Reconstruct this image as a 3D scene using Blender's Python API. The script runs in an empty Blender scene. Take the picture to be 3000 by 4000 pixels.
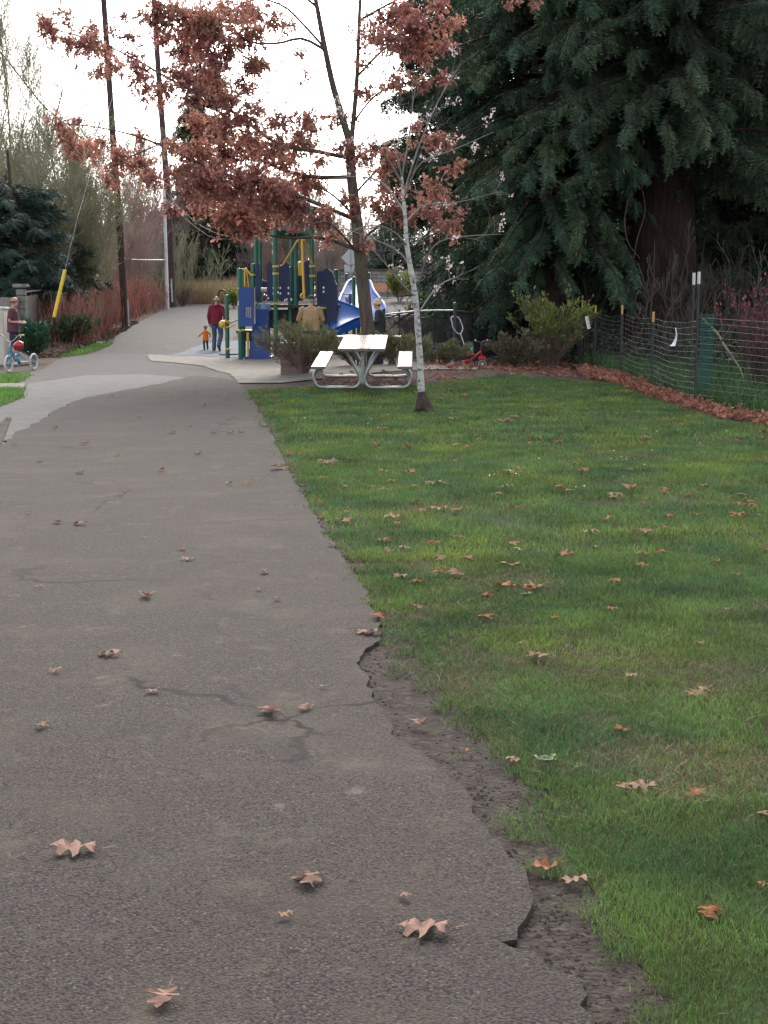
import bpy, bmesh, math, random
import numpy as np
from mathutils import Vector, Matrix, Euler
PI = math.pi
rad = math.radians
SC = bpy.context.scene
COL = SC.collection
# ------------------------------------------------------------------ camera, sky, sun, exposure
FP, CX, CY, EYE = 5600.0, 1500.0, 2000.0, 1.6
PITCH = math.atan((CY - 1183.0) / FP)
cam = bpy.data.cameras.new('camera')
cam.sensor_fit = 'VERTICAL'; cam.sensor_height = 36.0; cam.sensor_width = 27.0
cam.lens = FP / 4000.0 * 36.0
cam.clip_start = 0.1; cam.clip_end = 6000
camo = bpy.data.objects.new('camera', cam); COL.objects.link(camo)
camo.location = (0, 0, EYE); camo.rotation_euler = (PI / 2 - PITCH, 0, 0)
SC.camera = camo
SUN_EL, SUN_AZ = rad(34), rad(3)          # low, ahead, behind the oak
W = bpy.data.worlds.new('World'); SC.world = W; W.use_nodes = True
wn = W.node_tree; bg = wn.nodes['Background']
sky = wn.nodes.new('ShaderNodeTexSky'); sky.sky_type = 'NISHITA'; sky.sun_disc = False
sky.sun_elevation = SUN_EL; sky.sun_rotation = SUN_AZ
sky.air_density = 1.0; sky.dust_density = 3.0; sky.ozone_density = 1.0
hs = wn.nodes.new('ShaderNodeHueSaturation'); hs.inputs['Saturation'].default_value = 0.35
wn.links.new(sky.outputs[0], hs.inputs['Color']); wn.links.new(hs.outputs[0], bg.inputs['Color'])
bg.inputs['Strength'].default_value = 0.15
sl = bpy.data.lights.new('sun', 'SUN'); sl.energy = 1.1; sl.angle = rad(26); sl.color = (1, .93, .82)
so = bpy.data.objects.new('sun', sl); COL.objects.link(so)
sdir = Vector((math.sin(SUN_AZ) * math.cos(SUN_EL), math.cos(SUN_AZ) * math.cos(SUN_EL), math.sin(SUN_EL)))
so.rotation_euler = (-sdir).to_track_quat('-Z', 'Y').to_euler(); so.location = (0, 20, 40)
SC.view_settings.view_transform = 'Standard'; SC.view_settings.look = 'None'
SC.view_settings.exposure = 1.72; SC.view_settings.gamma = 1.0
SC.cycles.max_bounces = 6; SC.cycles.transparent_max_bounces = 8

# ------------------------------------------------------------------ helpers
def tag(o, label=None, cat=None, group=None, kind=None):
    if label: o['label'] = label
    if cat: o['category'] = cat
    if group: o['group'] = group
    if kind: o['kind'] = kind
    return o

def interp(x, a, b): return np.interp(x, a, b)
def sst(t):
    t = np.clip(t, 0, 1); return t * t * (3 - 2 * t)
def zt(x, y):
    x = np.asarray(x, float); y = np.asarray(y, float)
    zl = np.interp(y, [46, 60, 80, 95, 140, 400], [0, .56, 1.3, 1.75, 2.3, 3.0])
    zr = np.interp(y, [62, 93, 140, 400], [0, 2.0, 2.6, 3.0])
    t = sst((x + 7) / 8)
    b = .3 * np.exp(-((x - .2) / 2.3) ** 2 / 2 - ((y - 30) / 2.6) ** 2 / 2)
    return zl * (1 - t) + zr * t + b
def ray(px, py):
    cx = (px - CX) / FP; cu = (CY - py) / FP
    cp, sp = math.cos(PITCH), math.sin(PITCH)
    return (cx, cp + sp * cu, -sp + cp * cu)
def At(px, py, Y):
    d = ray(px, py); t = Y / d[1]
    return (d[0] * t, Y, EYE + d[2] * t)
def G(px, py, ymax=150):
    d = ray(px, py)
    lo, hi = .5, ymax
    f = lambda Y: EYE + d[2] * Y / d[1] - float(zt(d[0] * Y / d[1], Y))
    if f(hi) > 0: Y = hi
    else:
        for _ in range(40):
            m = (lo + hi) / 2
            if f(m) > 0: lo = m
            else: hi = m
        Y = lo
    return (d[0] * Y / d[1], Y)
def xz(px, py, Y):
    p = At(px, py, Y); return p[0], p[2]

def _h(ix, iy, s):
    n = (ix.astype(np.int64) * 374761393 + iy.astype(np.int64) * 668265263 + s * 974711) & 0x7fffffff
    n = (n ^ (n >> 13)) * 1274126177 & 0x7fffffff
    return ((n ^ (n >> 16)) & 0xffff) / 65535.0
def vn(x, y, s=0):
    x = np.asarray(x, float); y = np.asarray(y, float)
    ix = np.floor(x); iy = np.floor(y); fx = sst(x - ix); fy = sst(y - iy)
    a = _h(ix, iy, s); b = _h(ix + 1, iy, s); c = _h(ix, iy + 1, s); d = _h(ix + 1, iy + 1, s)
    return (a * (1 - fx) + b * fx) * (1 - fy) + (c * (1 - fx) + d * fx) * fy
def fbm(x, y, s=0): return .55 * vn(x, y, s) + .3 * vn(x * 2.1, y * 2.1, s + 7) + .15 * vn(x * 4.3, y * 4.3, s + 13)
def inpoly(x, y, poly):
    c = np.zeros(len(x), bool); n = len(poly)
    for i in range(n):
        x1, y1 = poly[i]; x2, y2 = poly[(i + 1) % n]
        if y1 == y2: continue
        m = ((y1 > y) != (y2 > y)) & (x < (x2 - x1) * (y - y1) / (y2 - y1) + x1)
        c ^= m
    return c

# ---- materials
MATS = {}
def mat(name, c1, c2=None, scale=4.0, rough=.7, bump=0.0, bscale=None, metal=0.0, spec=.5, c3=None, s3=.6, tint=0.0, trans=0.0, detail=6, contrast=(.35, .65), stretch=None, bdist=.01):
    if name in MATS: return MATS[name]
    m = bpy.data.materials.new(name); m.use_nodes = True; nt = m.node_tree; N = nt.nodes; L = nt.links
    b = N['Principled BSDF']; b.inputs['Roughness'].default_value = rough; b.inputs['Metallic'].default_value = metal
    b.inputs['Specular IOR Level'].default_value = spec
    tc = N.new('ShaderNodeTexCoord'); vec = tc.outputs['Object']
    if stretch:
        mp = N.new('ShaderNodeMapping'); mp.inputs['Scale'].default_value = stretch
        L.new(vec, mp.inputs['Vector']); vec = mp.outputs['Vector']
    def noise(s, d=detail):
        n = N.new('ShaderNodeTexNoise'); n.inputs['Scale'].default_value = s; n.inputs['Detail'].default_value = d
        L.new(vec, n.inputs['Vector']); return n.outputs['Fac']
    def mix(fac, a, bb):
        x = N.new('ShaderNodeMix'); x.data_type = 'RGBA'
        L.new(fac, x.inputs['Factor'])
        for v, k in ((a, 'A'), (bb, 'B')):
            s = [i for i in x.inputs if i.name == k and i.type == 'RGBA'][0]
            if isinstance(v, tuple): s.default_value = (*v, 1)
            else: L.new(v, s)
        return [o for o in x.outputs if o.type == 'RGBA'][0]
    def ramp(fac, a, bb):
        r = N.new('ShaderNodeMapRange'); r.inputs['From Min'].default_value = a; r.inputs['From Max'].default_value = bb
        L.new(fac, r.inputs['Value']); return r.outputs['Result']
    col = c1
    if c2: col = mix(ramp(noise(scale), *contrast), c1, c2)
    if c3: col = mix(ramp(noise(scale * s3, 3), .5, .68), col, c3)
    if tint:
        at = N.new('ShaderNodeAttribute'); at.attribute_name = 'tint'
        hv = N.new('ShaderNodeHueSaturation')
        r = N.new('ShaderNodeMapRange'); r.inputs['To Min'].default_value = 1 - tint; r.inputs['To Max'].default_value = 1 + tint
        L.new(at.outputs['Fac'], r.inputs['Value']); L.new(r.outputs['Result'], hv.inputs['Value'])
        if isinstance(col, tuple): hv.inputs['Color'].default_value = (*col, 1)
        else: L.new(col, hv.inputs['Color'])
        col = hv.outputs['Color']
    if isinstance(col, tuple): b.inputs['Base Color'].default_value = (*col, 1)
    else: L.new(col, b.inputs['Base Color'])
    if bump:
        bp = N.new('ShaderNodeBump'); bp.inputs['Strength'].default_value = bump; bp.inputs['Distance'].default_value = bdist
        L.new(noise(bscale or scale * 6), bp.inputs['Height']); L.new(bp.outputs['Normal'], b.inputs['Normal'])
    if trans:
        t = N.new('ShaderNodeBsdfTranslucent'); ms = N.new('ShaderNodeMixShader'); ms.inputs[0].default_value = trans
        if isinstance(col, tuple): t.inputs['Color'].default_value = (*col, 1)
        else: L.new(col, t.inputs['Color'])
        L.new(b.outputs[0], ms.inputs[1]); L.new(t.outputs[0], ms.inputs[2])
        L.new(ms.outputs[0], N['Material Output'].inputs['Surface'])
    MATS[name] = m; m['b'] = b.name
    return m

# ---- meshes
def mk(name, V, F, m, parent=None, tint=None, smooth=False, origin=None):
    """V (n,3) array, F list of (k,3)/(k,4) index arrays -> linked mesh object; V is in world space when the parent stands somewhere"""
    V = np.asarray(V, float).reshape(-1, 3)
    top = parent
    while top and top.parent: top = top.parent
    off = np.array(top.get('_o', (0, 0, 0)) if top else (origin if origin is not None else (0, 0, 0)), float)
    V = V - off
    me = bpy.data.meshes.new(name)
    F = [F] if isinstance(F, np.ndarray) else F
    F = [np.asarray(f, np.int32) for f in F if len(f)]
    nl = sum(f.size for f in F); npoly = sum(len(f) for f in F)
    me.vertices.add(len(V)); me.vertices.foreach_set('co', V.astype(np.float32).ravel())
    me.loops.add(nl); me.polygons.add(npoly)
    me.loops.foreach_set('vertex_index', np.concatenate([f.ravel() for f in F]))
    tot = np.concatenate([np.full(len(f), f.shape[1], np.int32) for f in F])
    st = np.concatenate([[0], np.cumsum(tot)[:-1]]).astype(np.int32)
    me.polygons.foreach_set('loop_start', st)
    try: me.polygons.foreach_set('loop_total', tot)
    except Exception: pass
    me.polygons.foreach_set('use_smooth', np.full(npoly, bool(smooth)))
    if tint is not None:
        a = me.attributes.new('tint', 'FLOAT', 'POINT'); a.data.foreach_set('value', np.asarray(tint, np.float32))
    me.update(calc_edges=True); me.validate()
    me.materials.append(m)
    o = bpy.data.objects.new(name, me); COL.objects.link(o)
    if parent: o.parent = parent
    elif origin is not None: o.location = origin
    return o
def empty(name, loc, label, cat, group=None, rot=0.0, local=False):
    o = bpy.data.objects.new(name, None); COL.objects.link(o); o.empty_display_size = .2
    o.location = loc; o.rotation_euler = (0, 0, rot)
    if not local: o['_o'] = [float(v) for v in loc]
    return tag(o, label, cat, group)
def dup(o, parent=None):
    c = o.copy(); COL.objects.link(c)
    if parent: c.parent = parent
    for ch in list(o.children): dup(ch, c)
    return c

def tubes_np(P, R, sides=3):
    """P (n,k,3), R (n,k) -> V, quads"""
    P = np.asarray(P, float); R = np.asarray(R, float); n, k, _ = P.shape
    T = np.gradient(P, axis=1); T /= np.linalg.norm(T, axis=2, keepdims=True) + 1e-9
    ref = np.eye(3)[np.abs(T).max(1).argmin(1)]
    U = np.cross(T, ref[:, None, :]); U /= np.linalg.norm(U, axis=2, keepdims=True) + 1e-9
    Wv = np.cross(T, U)
    a = np.arange(sides) * 2 * PI / sides
    V = P[:, :, None, :] + R[:, :, None, None] * (np.cos(a)[None, None, :, None] * U[:, :, None, :] + np.sin(a)[None, None, :, None] * Wv[:, :, None, :])
    idx = np.arange(n * k * sides).reshape(n, k, sides)
    j = np.roll(idx, -1, axis=2)
    q = np.stack([idx[:, :-1], j[:, :-1], j[:, 1:], idx[:, 1:]], -1).reshape(-1, 4)
    return V.reshape(-1, 3), q
def merge(parts):
    Vs, Fs, o = [], {}, 0
    for V, F in parts:
        V = np.asarray(V, float).reshape(-1, 3); Vs.append(V)
        for f in (F if isinstance(F, list) else [F]):
            f = np.asarray(f)
            if len(f): Fs.setdefault(f.shape[1], []).append(f + o)
        o += len(V)
    return np.concatenate(Vs), [np.concatenate(v) for v in Fs.values()]

class MB:
    """collects shapes for one mesh"""
    def __init__(s): s.p = []
    def box(s, c, d, rz=0, rx=0, ry=0, bev=0.0):
        bm = bmesh.new(); bmesh.ops.create_cube(bm, size=1)
        for v in bm.verts: v.co = Vector((v.co.x * d[0], v.co.y * d[1], v.co.z * d[2]))
        if bev: bmesh.ops.bevel(bm, geom=bm.edges[:], offset=bev, segments=2, affect='EDGES')
        M = Matrix.Translation(c) @ Euler((rx, ry, rz)).to_matrix().to_4x4()
        bmesh.ops.transform(bm, matrix=M, verts=bm.verts); s.bm(bm); return s
    def bm(s, bm):
        bm.verts.ensure_lookup_table(); bm.verts.index_update()
        V = [v.co[:] for v in bm.verts]; q = [[v.index for v in f.verts] for f in bm.faces]
        F = []
        for n in set(len(f) for f in q): F.append(np.array([f for f in q if len(f) == n]))
        s.p.append((np.array(V), F)); bm.free(); return s
    def tube(s, pts, r, n=10, cap=True, closed=False):
        P = np.array(pts, float); k = len(P)
        if closed: P = np.vstack([P, P[:2]]); k = len(P)
        R = np.full(k, r, float) if np.isscalar(r) else np.array(r, float)
        if len(R) != k: R = np.interp(np.linspace(0, 1, k), np.linspace(0, 1, len(R)), R)
        V, q = tubes_np(P[None], R[None], n); F = [q]
        if cap and not closed: F.append(np.array([list(range(n))[::-1]])); F.append(np.array([[(k - 1) * n + i for i in range(n)]]))
        s.p.append((V, F)); return s
    def smooth(s, pts, r, n=10, m=6, closed=False):
        """tube through a Catmull-Rom curve of the points"""
        return s.tube(curve(pts, m, closed), r, n, closed=closed)
    def lathe(s, prof, c=(0, 0, 0), n=20, axis='z'):
        a = np.arange(n) * 2 * PI / n; V = []
        for r, z in prof: V.append(np.stack([r * np.cos(a), r * np.sin(a), np.full(n, z)], -1))
        V = np.concatenate(V); k = len(prof); idx = np.arange(k * n).reshape(k, n); j = np.roll(idx, -1, 1)
        q = np.stack([idx[:-1], j[:-1], j[1:], idx[1:]], -1).reshape(-1, 4)
        if axis == 'y': V = V[:, [0, 2, 1]] * [1, 1, -1]
        if axis == 'x': V = V[:, [2, 1, 0]] * [1, 1, -1]
        s.p.append((V + np.array(c), [q, np.array([list(range(n))[::-1]]), np.array([[(k - 1) * n + i for i in range(n)]])])); return s
    def ball(s, c, r, n=14, m=9):
        r = (r, r, r) if np.isscalar(r) else r
        t = np.linspace(.02, PI - .02, m)
        pr = [(math.sin(u), -math.cos(u)) for u in t]
        k = len(s.p); s.lathe(pr, (0, 0, 0), n); V, F = s.p[k]; s.p[k] = (V * np.array(r) + np.array(c), F); return s
    def prism(s, pts, d, c=(0, 0, 0), M=None):
        """outline pts (x,z), thickness d along y, centred"""
        bm = bmesh.new(); vs = [bm.verts.new((x, -d / 2, z)) for x, z in pts]; f = bm.faces.new(vs)
        r = bmesh.ops.extrude_face_region(bm, geom=[f])
        for v in [g for g in r['geom'] if isinstance(g, bmesh.types.BMVert)]: v.co.y += d
        bmesh.ops.triangulate(bm, faces=[f for f in bm.faces if len(f.verts) > 4])
        bmesh.ops.recalc_face_normals(bm, faces=bm.faces[:])
        T = Matrix.Translation(c) @ (M if M else Matrix())
        bmesh.ops.transform(bm, matrix=T, verts=bm.verts); return s.bm(bm)
    def build(s, name, m, parent=None, smooth=False, origin=None):
        V, F = merge(s.p); o = mk(name, V, F, m, parent, smooth=smooth, origin=origin)
        if smooth:
            try: o.data.set_sharp_from_angle(angle=rad(40))
            except Exception: pass
        return o
def curve(pts, m=6, closed=False):
    P = np.array(pts, float); n = len(P); out = []
    rng = range(n) if closed else range(n - 1)
    for i in rng:
        if closed: p0, p1, p2, p3 = P[i - 1], P[i], P[(i + 1) % n], P[(i + 2) % n]
        else: p0, p1, p2, p3 = P[max(i - 1, 0)], P[i], P[i + 1], P[min(i + 2, n - 1)]
        for j in range(m):
            t = j / m
            out.append(.5 * ((2 * p1) + (-p0 + p2) * t + (2 * p0 - 5 * p1 + 4 * p2 - p3) * t * t + (-p0 + 3 * p1 - 3 * p2 + p3) * t ** 3))
    if not closed: out.append(P[-1])
    return np.array(out)
def sheet(name, poly, m, dz, step=1.0, thick=0.0, kind='structure'):
    """a ground sheet: polygon (x,y) cut along a grid and laid on the terrain, dz above it"""
    bm = bmesh.new(); f = bm.faces.new([bm.verts.new((x, y, 0)) for x, y in poly]); bmesh.ops.triangulate(bm, faces=[f])
    xs = [p[0] for p in poly]; ys = [p[1] for p in poly]
    for ax, lo, hi in ((0, min(xs), max(xs)), (1, min(ys), max(ys))):
        v = math.ceil(lo / step) * step
        while v < hi:
            co = [0, 0, 0]; no = [0, 0, 0]; co[ax] = v; no[ax] = 1
            bmesh.ops.bisect_plane(bm, geom=bm.verts[:] + bm.edges[:] + bm.faces[:], plane_co=co, plane_no=no); v += step
    bmesh.ops.recalc_face_normals(bm, faces=bm.faces[:])
    if sum(f.normal.z for f in bm.faces) < 0: bmesh.ops.reverse_faces(bm, faces=bm.faces[:])
    for v in bm.verts: v.co.z = float(zt(v.co.x, v.co.y)) + dz
    if thick:
        be = [e for e in bm.edges if e.is_boundary]; r = bmesh.ops.extrude_edge_only(bm, edges=be)
        for v in [g for g in r['geom'] if isinstance(g, bmesh.types.BMVert)]: v.co.z -= thick
        bmesh.ops.recalc_face_normals(bm, faces=bm.faces[:])
    me = bpy.data.meshes.new(name); bm.to_mesh(me); bm.free(); me.materials.append(m)
    o = bpy.data.objects.new(name, me); COL.objects.link(o); tag(o, kind=kind); return o
def jag(pts, amp, seed, seg=.12):
    """subdivide a world outline and make it ragged"""
    r = random.Random(seed); out = []
    for (a, b), (c, d) in zip(pts[:-1], pts[1:]):
        L = math.hypot(c - a, d - b); n = max(1, int(L / seg))
        n = min(n, 40)
        for i in range(n):
            t = i / n; k = amp if i else amp * .5
            out.append((a + (c - a) * t + r.uniform(-k, k), b + (d - b) * t + r.uniform(-k, k)))
    out.append(pts[-1]); return out
# ------------------------------------------------------------------ ground
def gp(*pts): return [G(*p) for p in pts]
soil = mat('soil', (.032, .023, .018), (.058, .043, .034), 9, .95, .8, 60, c3=(.075, .045, .03), s3=2.2, spec=.1)
xs = np.concatenate([[-2500, -800, -300, -150, -90, -60, -45], np.arange(-36, -12, 1.0), np.arange(-12, 14.01, .5), np.arange(15, 45, 2.0), [60, 90, 150, 300, 800, 2500]])
ys = np.concatenate([[-300, -60, -20, -8, -4], np.arange(0, 46, .5), np.arange(46, 110, 1.0), [115, 125, 140, 170, 220, 300, 400, 800, 3000]])
X, Y = np.meshgrid(xs, ys); idx = np.arange(X.size).reshape(X.shape)
q = np.stack([idx[:-1, :-1], idx[:-1, 1:], idx[1:, 1:], idx[1:, :-1]], -1).reshape(-1, 4)
tag(mk('ground', np.stack([X, Y, zt(X, Y)], -1), [q], soil), kind='structure')

def asphalt_mat(name, base, dark, light, patch, sc=1.0, rough=.72):
    m = bpy.data.materials.new(name); m.use_nodes = True; nt = m.node_tree; N = nt.nodes; L = nt.links
    b = N['Principled BSDF']; tc = N.new('ShaderNodeTexCoord'); o = tc.outputs['Object']
    def noise(s, d=5, r=.6):
        n = N.new('ShaderNodeTexNoise'); n.inputs['Scale'].default_value = s; n.inputs['Detail'].default_value = d; n.inputs['Roughness'].default_value = r
        L.new(o, n.inputs['Vector']); return n.outputs['Fac']
    def rng(f, a, c, lo=0., hi=1.):
        r = N.new('ShaderNodeMapRange'); r.inputs['From Min'].default_value = a; r.inputs['From Max'].default_value = c
        r.inputs['To Min'].default_value = lo; r.inputs['To Max'].default_value = hi
        L.new(f, r.inputs['Value']); return r.outputs['Result']
    def mix(f, a, c):
        x = N.new('ShaderNodeMix'); x.data_type = 'RGBA'; L.new(f, x.inputs['Factor'])
        for v, k in ((a, 6), (c, 7)):
            if isinstance(v, tuple): x.inputs[k].default_value = (*v, 1)
            else: L.new(v, x.inputs[k])
        return x.outputs[2]
    v = N.new('ShaderNodeTexVoronoi'); v.inputs['Scale'].default_value = 85 * sc; v.inputs['Randomness'].default_value = 1
    L.new(o, v.inputs['Vector'])
    sep = N.new('ShaderNodeSeparateColor'); L.new(v.outputs['Color'], sep.inputs[0])
    c = mix(rng(sep.outputs[0], .1, .9), dark, base)                      # each stone its own grey
    c = mix(rng(sep.outputs[1], .90, 1.04), c, light)                      # pale stones
    c = mix(rng(v.outputs['Distance'], .45, .8), c, tuple(k * .45 for k in dark))
    c = mix(rng(noise(1.3, 6), .5, .72), c, mix(rng(sep.outputs[2], .2, 1), dark, patch))   # worn paler areas
    c = mix(rng(noise(7.0, 5), .66, .74, 0, .6), c, light)               # scuffs
    c = mix(rng(noise(.45, 4), .56, .72, 0, .55), c, dark)
    c = mix(rng(noise(14.0, 3), .70, .76, 0, .6), c, tuple(k * .6 for k in dark))
    c = mix(rng(noise(1.9, 7, .7), .57, .68, 0, .6), c, tuple(k * .75 for k in dark))
    c = mix(rng(noise(3.3, 7, .75), .56, .66, 0, .5), c, patch)
    # a few old cracks
    w = N.new('ShaderNodeTexVoronoi'); w.feature = 'DISTANCE_TO_EDGE'; w.inputs['Scale'].default_value = .55
    mp = N.new('ShaderNodeMapping'); L.new(o, mp.inputs['Vector'])
    nz = N.new('ShaderNodeTexNoise'); nz.inputs['Scale'].default_value = 3; nz.inputs['Detail'].default_value = 6; L.new(o, nz.inputs['Vector'])
    ad = N.new('ShaderNodeVectorMath'); ad.operation = 'MULTIPLY_ADD'; L.new(nz.outputs['Color'], ad.inputs[0]); ad.inputs[1].default_value = (.5, .5, 0); L.new(mp.outputs[0], ad.inputs[2])
    L.new(ad.outputs[0], w.inputs['Vector'])
    ck = N.new('ShaderNodeMath'); ck.operation = 'MULTIPLY'; L.new(rng(w.outputs['Distance'], .004, .012, 1, 0), ck.inputs[0]); L.new(rng(noise(.7, 2), .5, .6), ck.inputs[1])
    c = mix(ck.outputs[0], c, tuple(k * .35 for k in dark))
    L.new(c, b.inputs['Base Color']); b.inputs['Roughness'].default_value = rough; b.inputs['Specular IOR Level'].default_value = .12
    bp = N.new('ShaderNodeBump'); bp.inputs['Strength'].default_value = .9; bp.inputs['Distance'].default_value = .0028
    h = N.new('ShaderNodeMath'); h.operation = 'ADD'; L.new(rng(v.outputs['Distance'], 0, .8, 1, 0), h.inputs[0]); L.new(noise(30, 3), h.inputs[1])
    L.new(h.outputs[0], bp.inputs['Height']); L.new(bp.outputs['Normal'], b.inputs['Normal'])
    MATS[name] = m; return m
asph = asphalt_mat('old_asphalt', (.059, .049, .043), (.036, .030, .027), (.118, .100, .087), (.086, .067, .052), 1.5, .9)
road = asphalt_mat('road_asphalt', (.082, .074, .072), (.056, .051, .05), (.125, .115, .11), (.092, .083, .079), 1.0, .9)
conc = mat('concrete', (.125, .112, .096), (.165, .15, .13), 3, .9, .35, 120, c3=(.1, .09, .078), s3=1.5, spec=.15)
pale = mat('pale_patch', (.084, .079, .077), (.105, .099, .097), 2.5, .9, .5, 90, c3=(.07, .066, .064), s3=2, spec=.15)
blue_rub = mat('blue_rubber', (.062, .088, .125), (.085, .105, .135), 2.2, .9, .3, 100, c3=(.105, .11, .118), s3=.5, spec=.15)
dirt = mat('dirt', (.026, .020, .017), (.046, .036, .031), 9, .95, 1.0, 60, c3=(.062, .051, .044), s3=3, bdist=.012, spec=.1)

edge = gp((918, 1492), (965, 1525), (1010, 1600), (1055, 1680), (1090, 1760), (1130, 1850), (1190, 1950), (1250, 2060), (1310, 2150), (1370, 2230), (1420, 2300), (1450, 2370), (1485, 2460),
          (1478, 2520), (1420, 2560), (1392, 2610), (1430, 2660), (1452, 2730), (1530, 2850), (1540, 2905), (1640, 2960), (1720, 3020), (1830, 3130), (1870, 3230), (1950, 3320), (2020, 3400), (2060, 3470), (2075, 3530),
          (2040, 3630), (2025, 3700), (1950, 3712), (2000, 3738), (2110, 3760), (2150, 3820), (2250, 3850), (2287, 3920), (2272, 3962), (2312, 3998), (2380, 4200))
edge = jag(edge, .014, 3, .05)
far_edge = jag(gp((0, 1750), (60, 1700), (150, 1655), (230, 1600), (330, 1560), (480, 1530), (640, 1500), (760, 1470), (918, 1492)), .04, 5, .2)
path_poly = far_edge[:-1] + edge + [(.9, .3), (.2, -4), (-4.5, -4), (-4.6, 14), (-5.2, 20)]
sheet('asphalt_path', path_poly, asph, .024, 1.0, thick=.03)
# paler worn wedge on the left, then the older road going up the hill
wedge = gp((640, 1500), (480, 1530), (330, 1560), (230, 1600), (150, 1655), (60, 1700), (0, 1750))
wedge = [(x, y + .05) for x, y in far_edge[::-1][1:]] + [(-4.5, 14.2), (-4.4, 10), (-9, 10), (-8.5, 20.5), (-9.5, 27)] + gp((85, 1560), (110, 1500), (330, 1468), (560, 1462))
sheet('pale_pavement', wedge, pale, .008, 1.0)
rl = gp((60, 1470), (175, 1440), (230, 1402), (330, 1388), (430, 1352), (455, 1318), (490, 1288), (560, 1250), (610, 1225), (640, 1208))
rr = gp((930, 1500), (760, 1460), (600, 1415), (575, 1388), (700, 1372), (735, 1345), (800, 1300), (850, 1240), (880, 1205), (905, 1193))
Pl, Pr = [(-12, 26), (-10.5, 29)] + rl, []
road_poly = [(-13, 26.5)] + rl + [(-11.5, 86), (-6, 96), (8, 104), (30, 108), (30, 97), (10, 95), (-2, 90)] + [(-7.3, 78), (-6.2, 65), (-5.5, 52)] + gp((760, 1372), (800, 1385), (820, 1400), (930, 1440), (1000, 1488))
sheet('road', road_poly, road, .004, 1.0)
sheet('road', [(-1.8, 89.5), (-6.8, 78), (-3, 74), (14, 76), (14, 92.5), (10, 94.5)], road, .008, 1.0)
pad = jag(gp((574, 1387), (590, 1412), (690, 1420), (800, 1432), (895, 1462), (925, 1500)), .03, 8, .3)[:-1] + gp((925, 1500), (1100, 1499)) + [(1.9, 29.6), (3.2, 40.5), (-5.5, 43.4)]
sheet('concrete_pad', pad, conc, .02, 1.0)
rub = jag(gp((650, 1392), (715, 1377), (760, 1358), (800, 1346)), .05, 9, .3)[:-1] + gp((800, 1346)) + [(-4, 56), (8, 58), (8, 42.2), (3.2, 41.2), (-1, 41.4)] + gp((900, 1400), (760, 1393))
sheet('blue_rubber_surface', rub, blue_rub, .028, 1.0)

grass_edge = gp((955, 1528), (1020, 1620), (1070, 1690), (1110, 1780), (1150, 1860), (1215, 1960), (1280, 2070), (1340, 2160), (1400, 2250), (1450, 2330), (1500, 2420), (1550, 2500), (1580, 2590), (1590, 2650), (1680, 2740),
                (1800, 2880), (1900, 2985), (1945, 3070), (2040, 3090), (2005, 3190), (2070, 3290), (2130, 3400), (2200, 3500), (2270, 3580), (2330, 3650), (2345, 3770), (2440, 3860), (2490, 3990), (2560, 4200))
lawn = grass_edge + [(1.1, 1.2), (7, 1.2), (9.5, 12), (7.2, 19.5)] + gp((2900, 1660), (2800, 1640), (2640, 1590), (2500, 1545), (2420, 1505), (2200, 1485), (2000, 1470), (1850, 1480), (1700, 1500), (1500, 1512), (1280, 1512), (1100, 1518))
turf = mat('turf_soil', (.034, .036, .016), (.05, .062, .02), 6, .95, 1.0, 60, c3=(.042, .033, .025), s3=.5, spec=.05)
sheet('lawn', [(x + .09, y) for x, y in grass_edge] + lawn[len(grass_edge):], turf, .006, 1.0)
lp = np.array(lawn)
tall = gp((2270, 1432), (2440, 1472), (2560, 1515), (2720, 1570), (2800, 1598), (3000, 1640)) + [(9.5, 19.5), (12, 30), (9.5, 40), (5.2, 37.5)]
verge = gp((225, 1398), (300, 1388), (400, 1362), (440, 1345), (430, 1338), (380, 1345), (300, 1365), (240, 1380))
patch_a = [(-13, 29.5)] + gp((0, 1500), (70, 1500), (118, 1468), (100, 1462), (0, 1466)) + [(-13, 33)]
patch_b = [(-11, 22)] + gp((0, 1592), (75, 1562), (92, 1520), (0, 1518)) + [(-12, 27)]
far_verge = [(-13, 80), (-9.6, 88), (-4, 97), (6, 103), (6, 105), (-6, 99), (-11, 91), (-15, 82)]
walk = [(-12, 27.2)] + gp((0, 1517), (92, 1519), (98, 1500), (0, 1501)) + [(-12, 29)]
sheet('sidewalk', walk, conc, .02, 1.0)
sheet('lawn_strip', patch_b, turf, .014); sheet('lawn_strip', patch_a, turf, .014)
sheet('verge', verge, turf, .014)
sheet('dirt_strip', gp((1200, 2160), (1330, 2400), (1250, 2560), (1350, 2750), (1500, 2980), (1700, 3180), (1850, 3400), (1800, 3750), (2000, 3990)) + [(.4, 1.2), (1.6, 1.2)] + [(x + .3, y) for x, y in grass_edge[::-1][1:17]], dirt, .003, 1.0)

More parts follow.
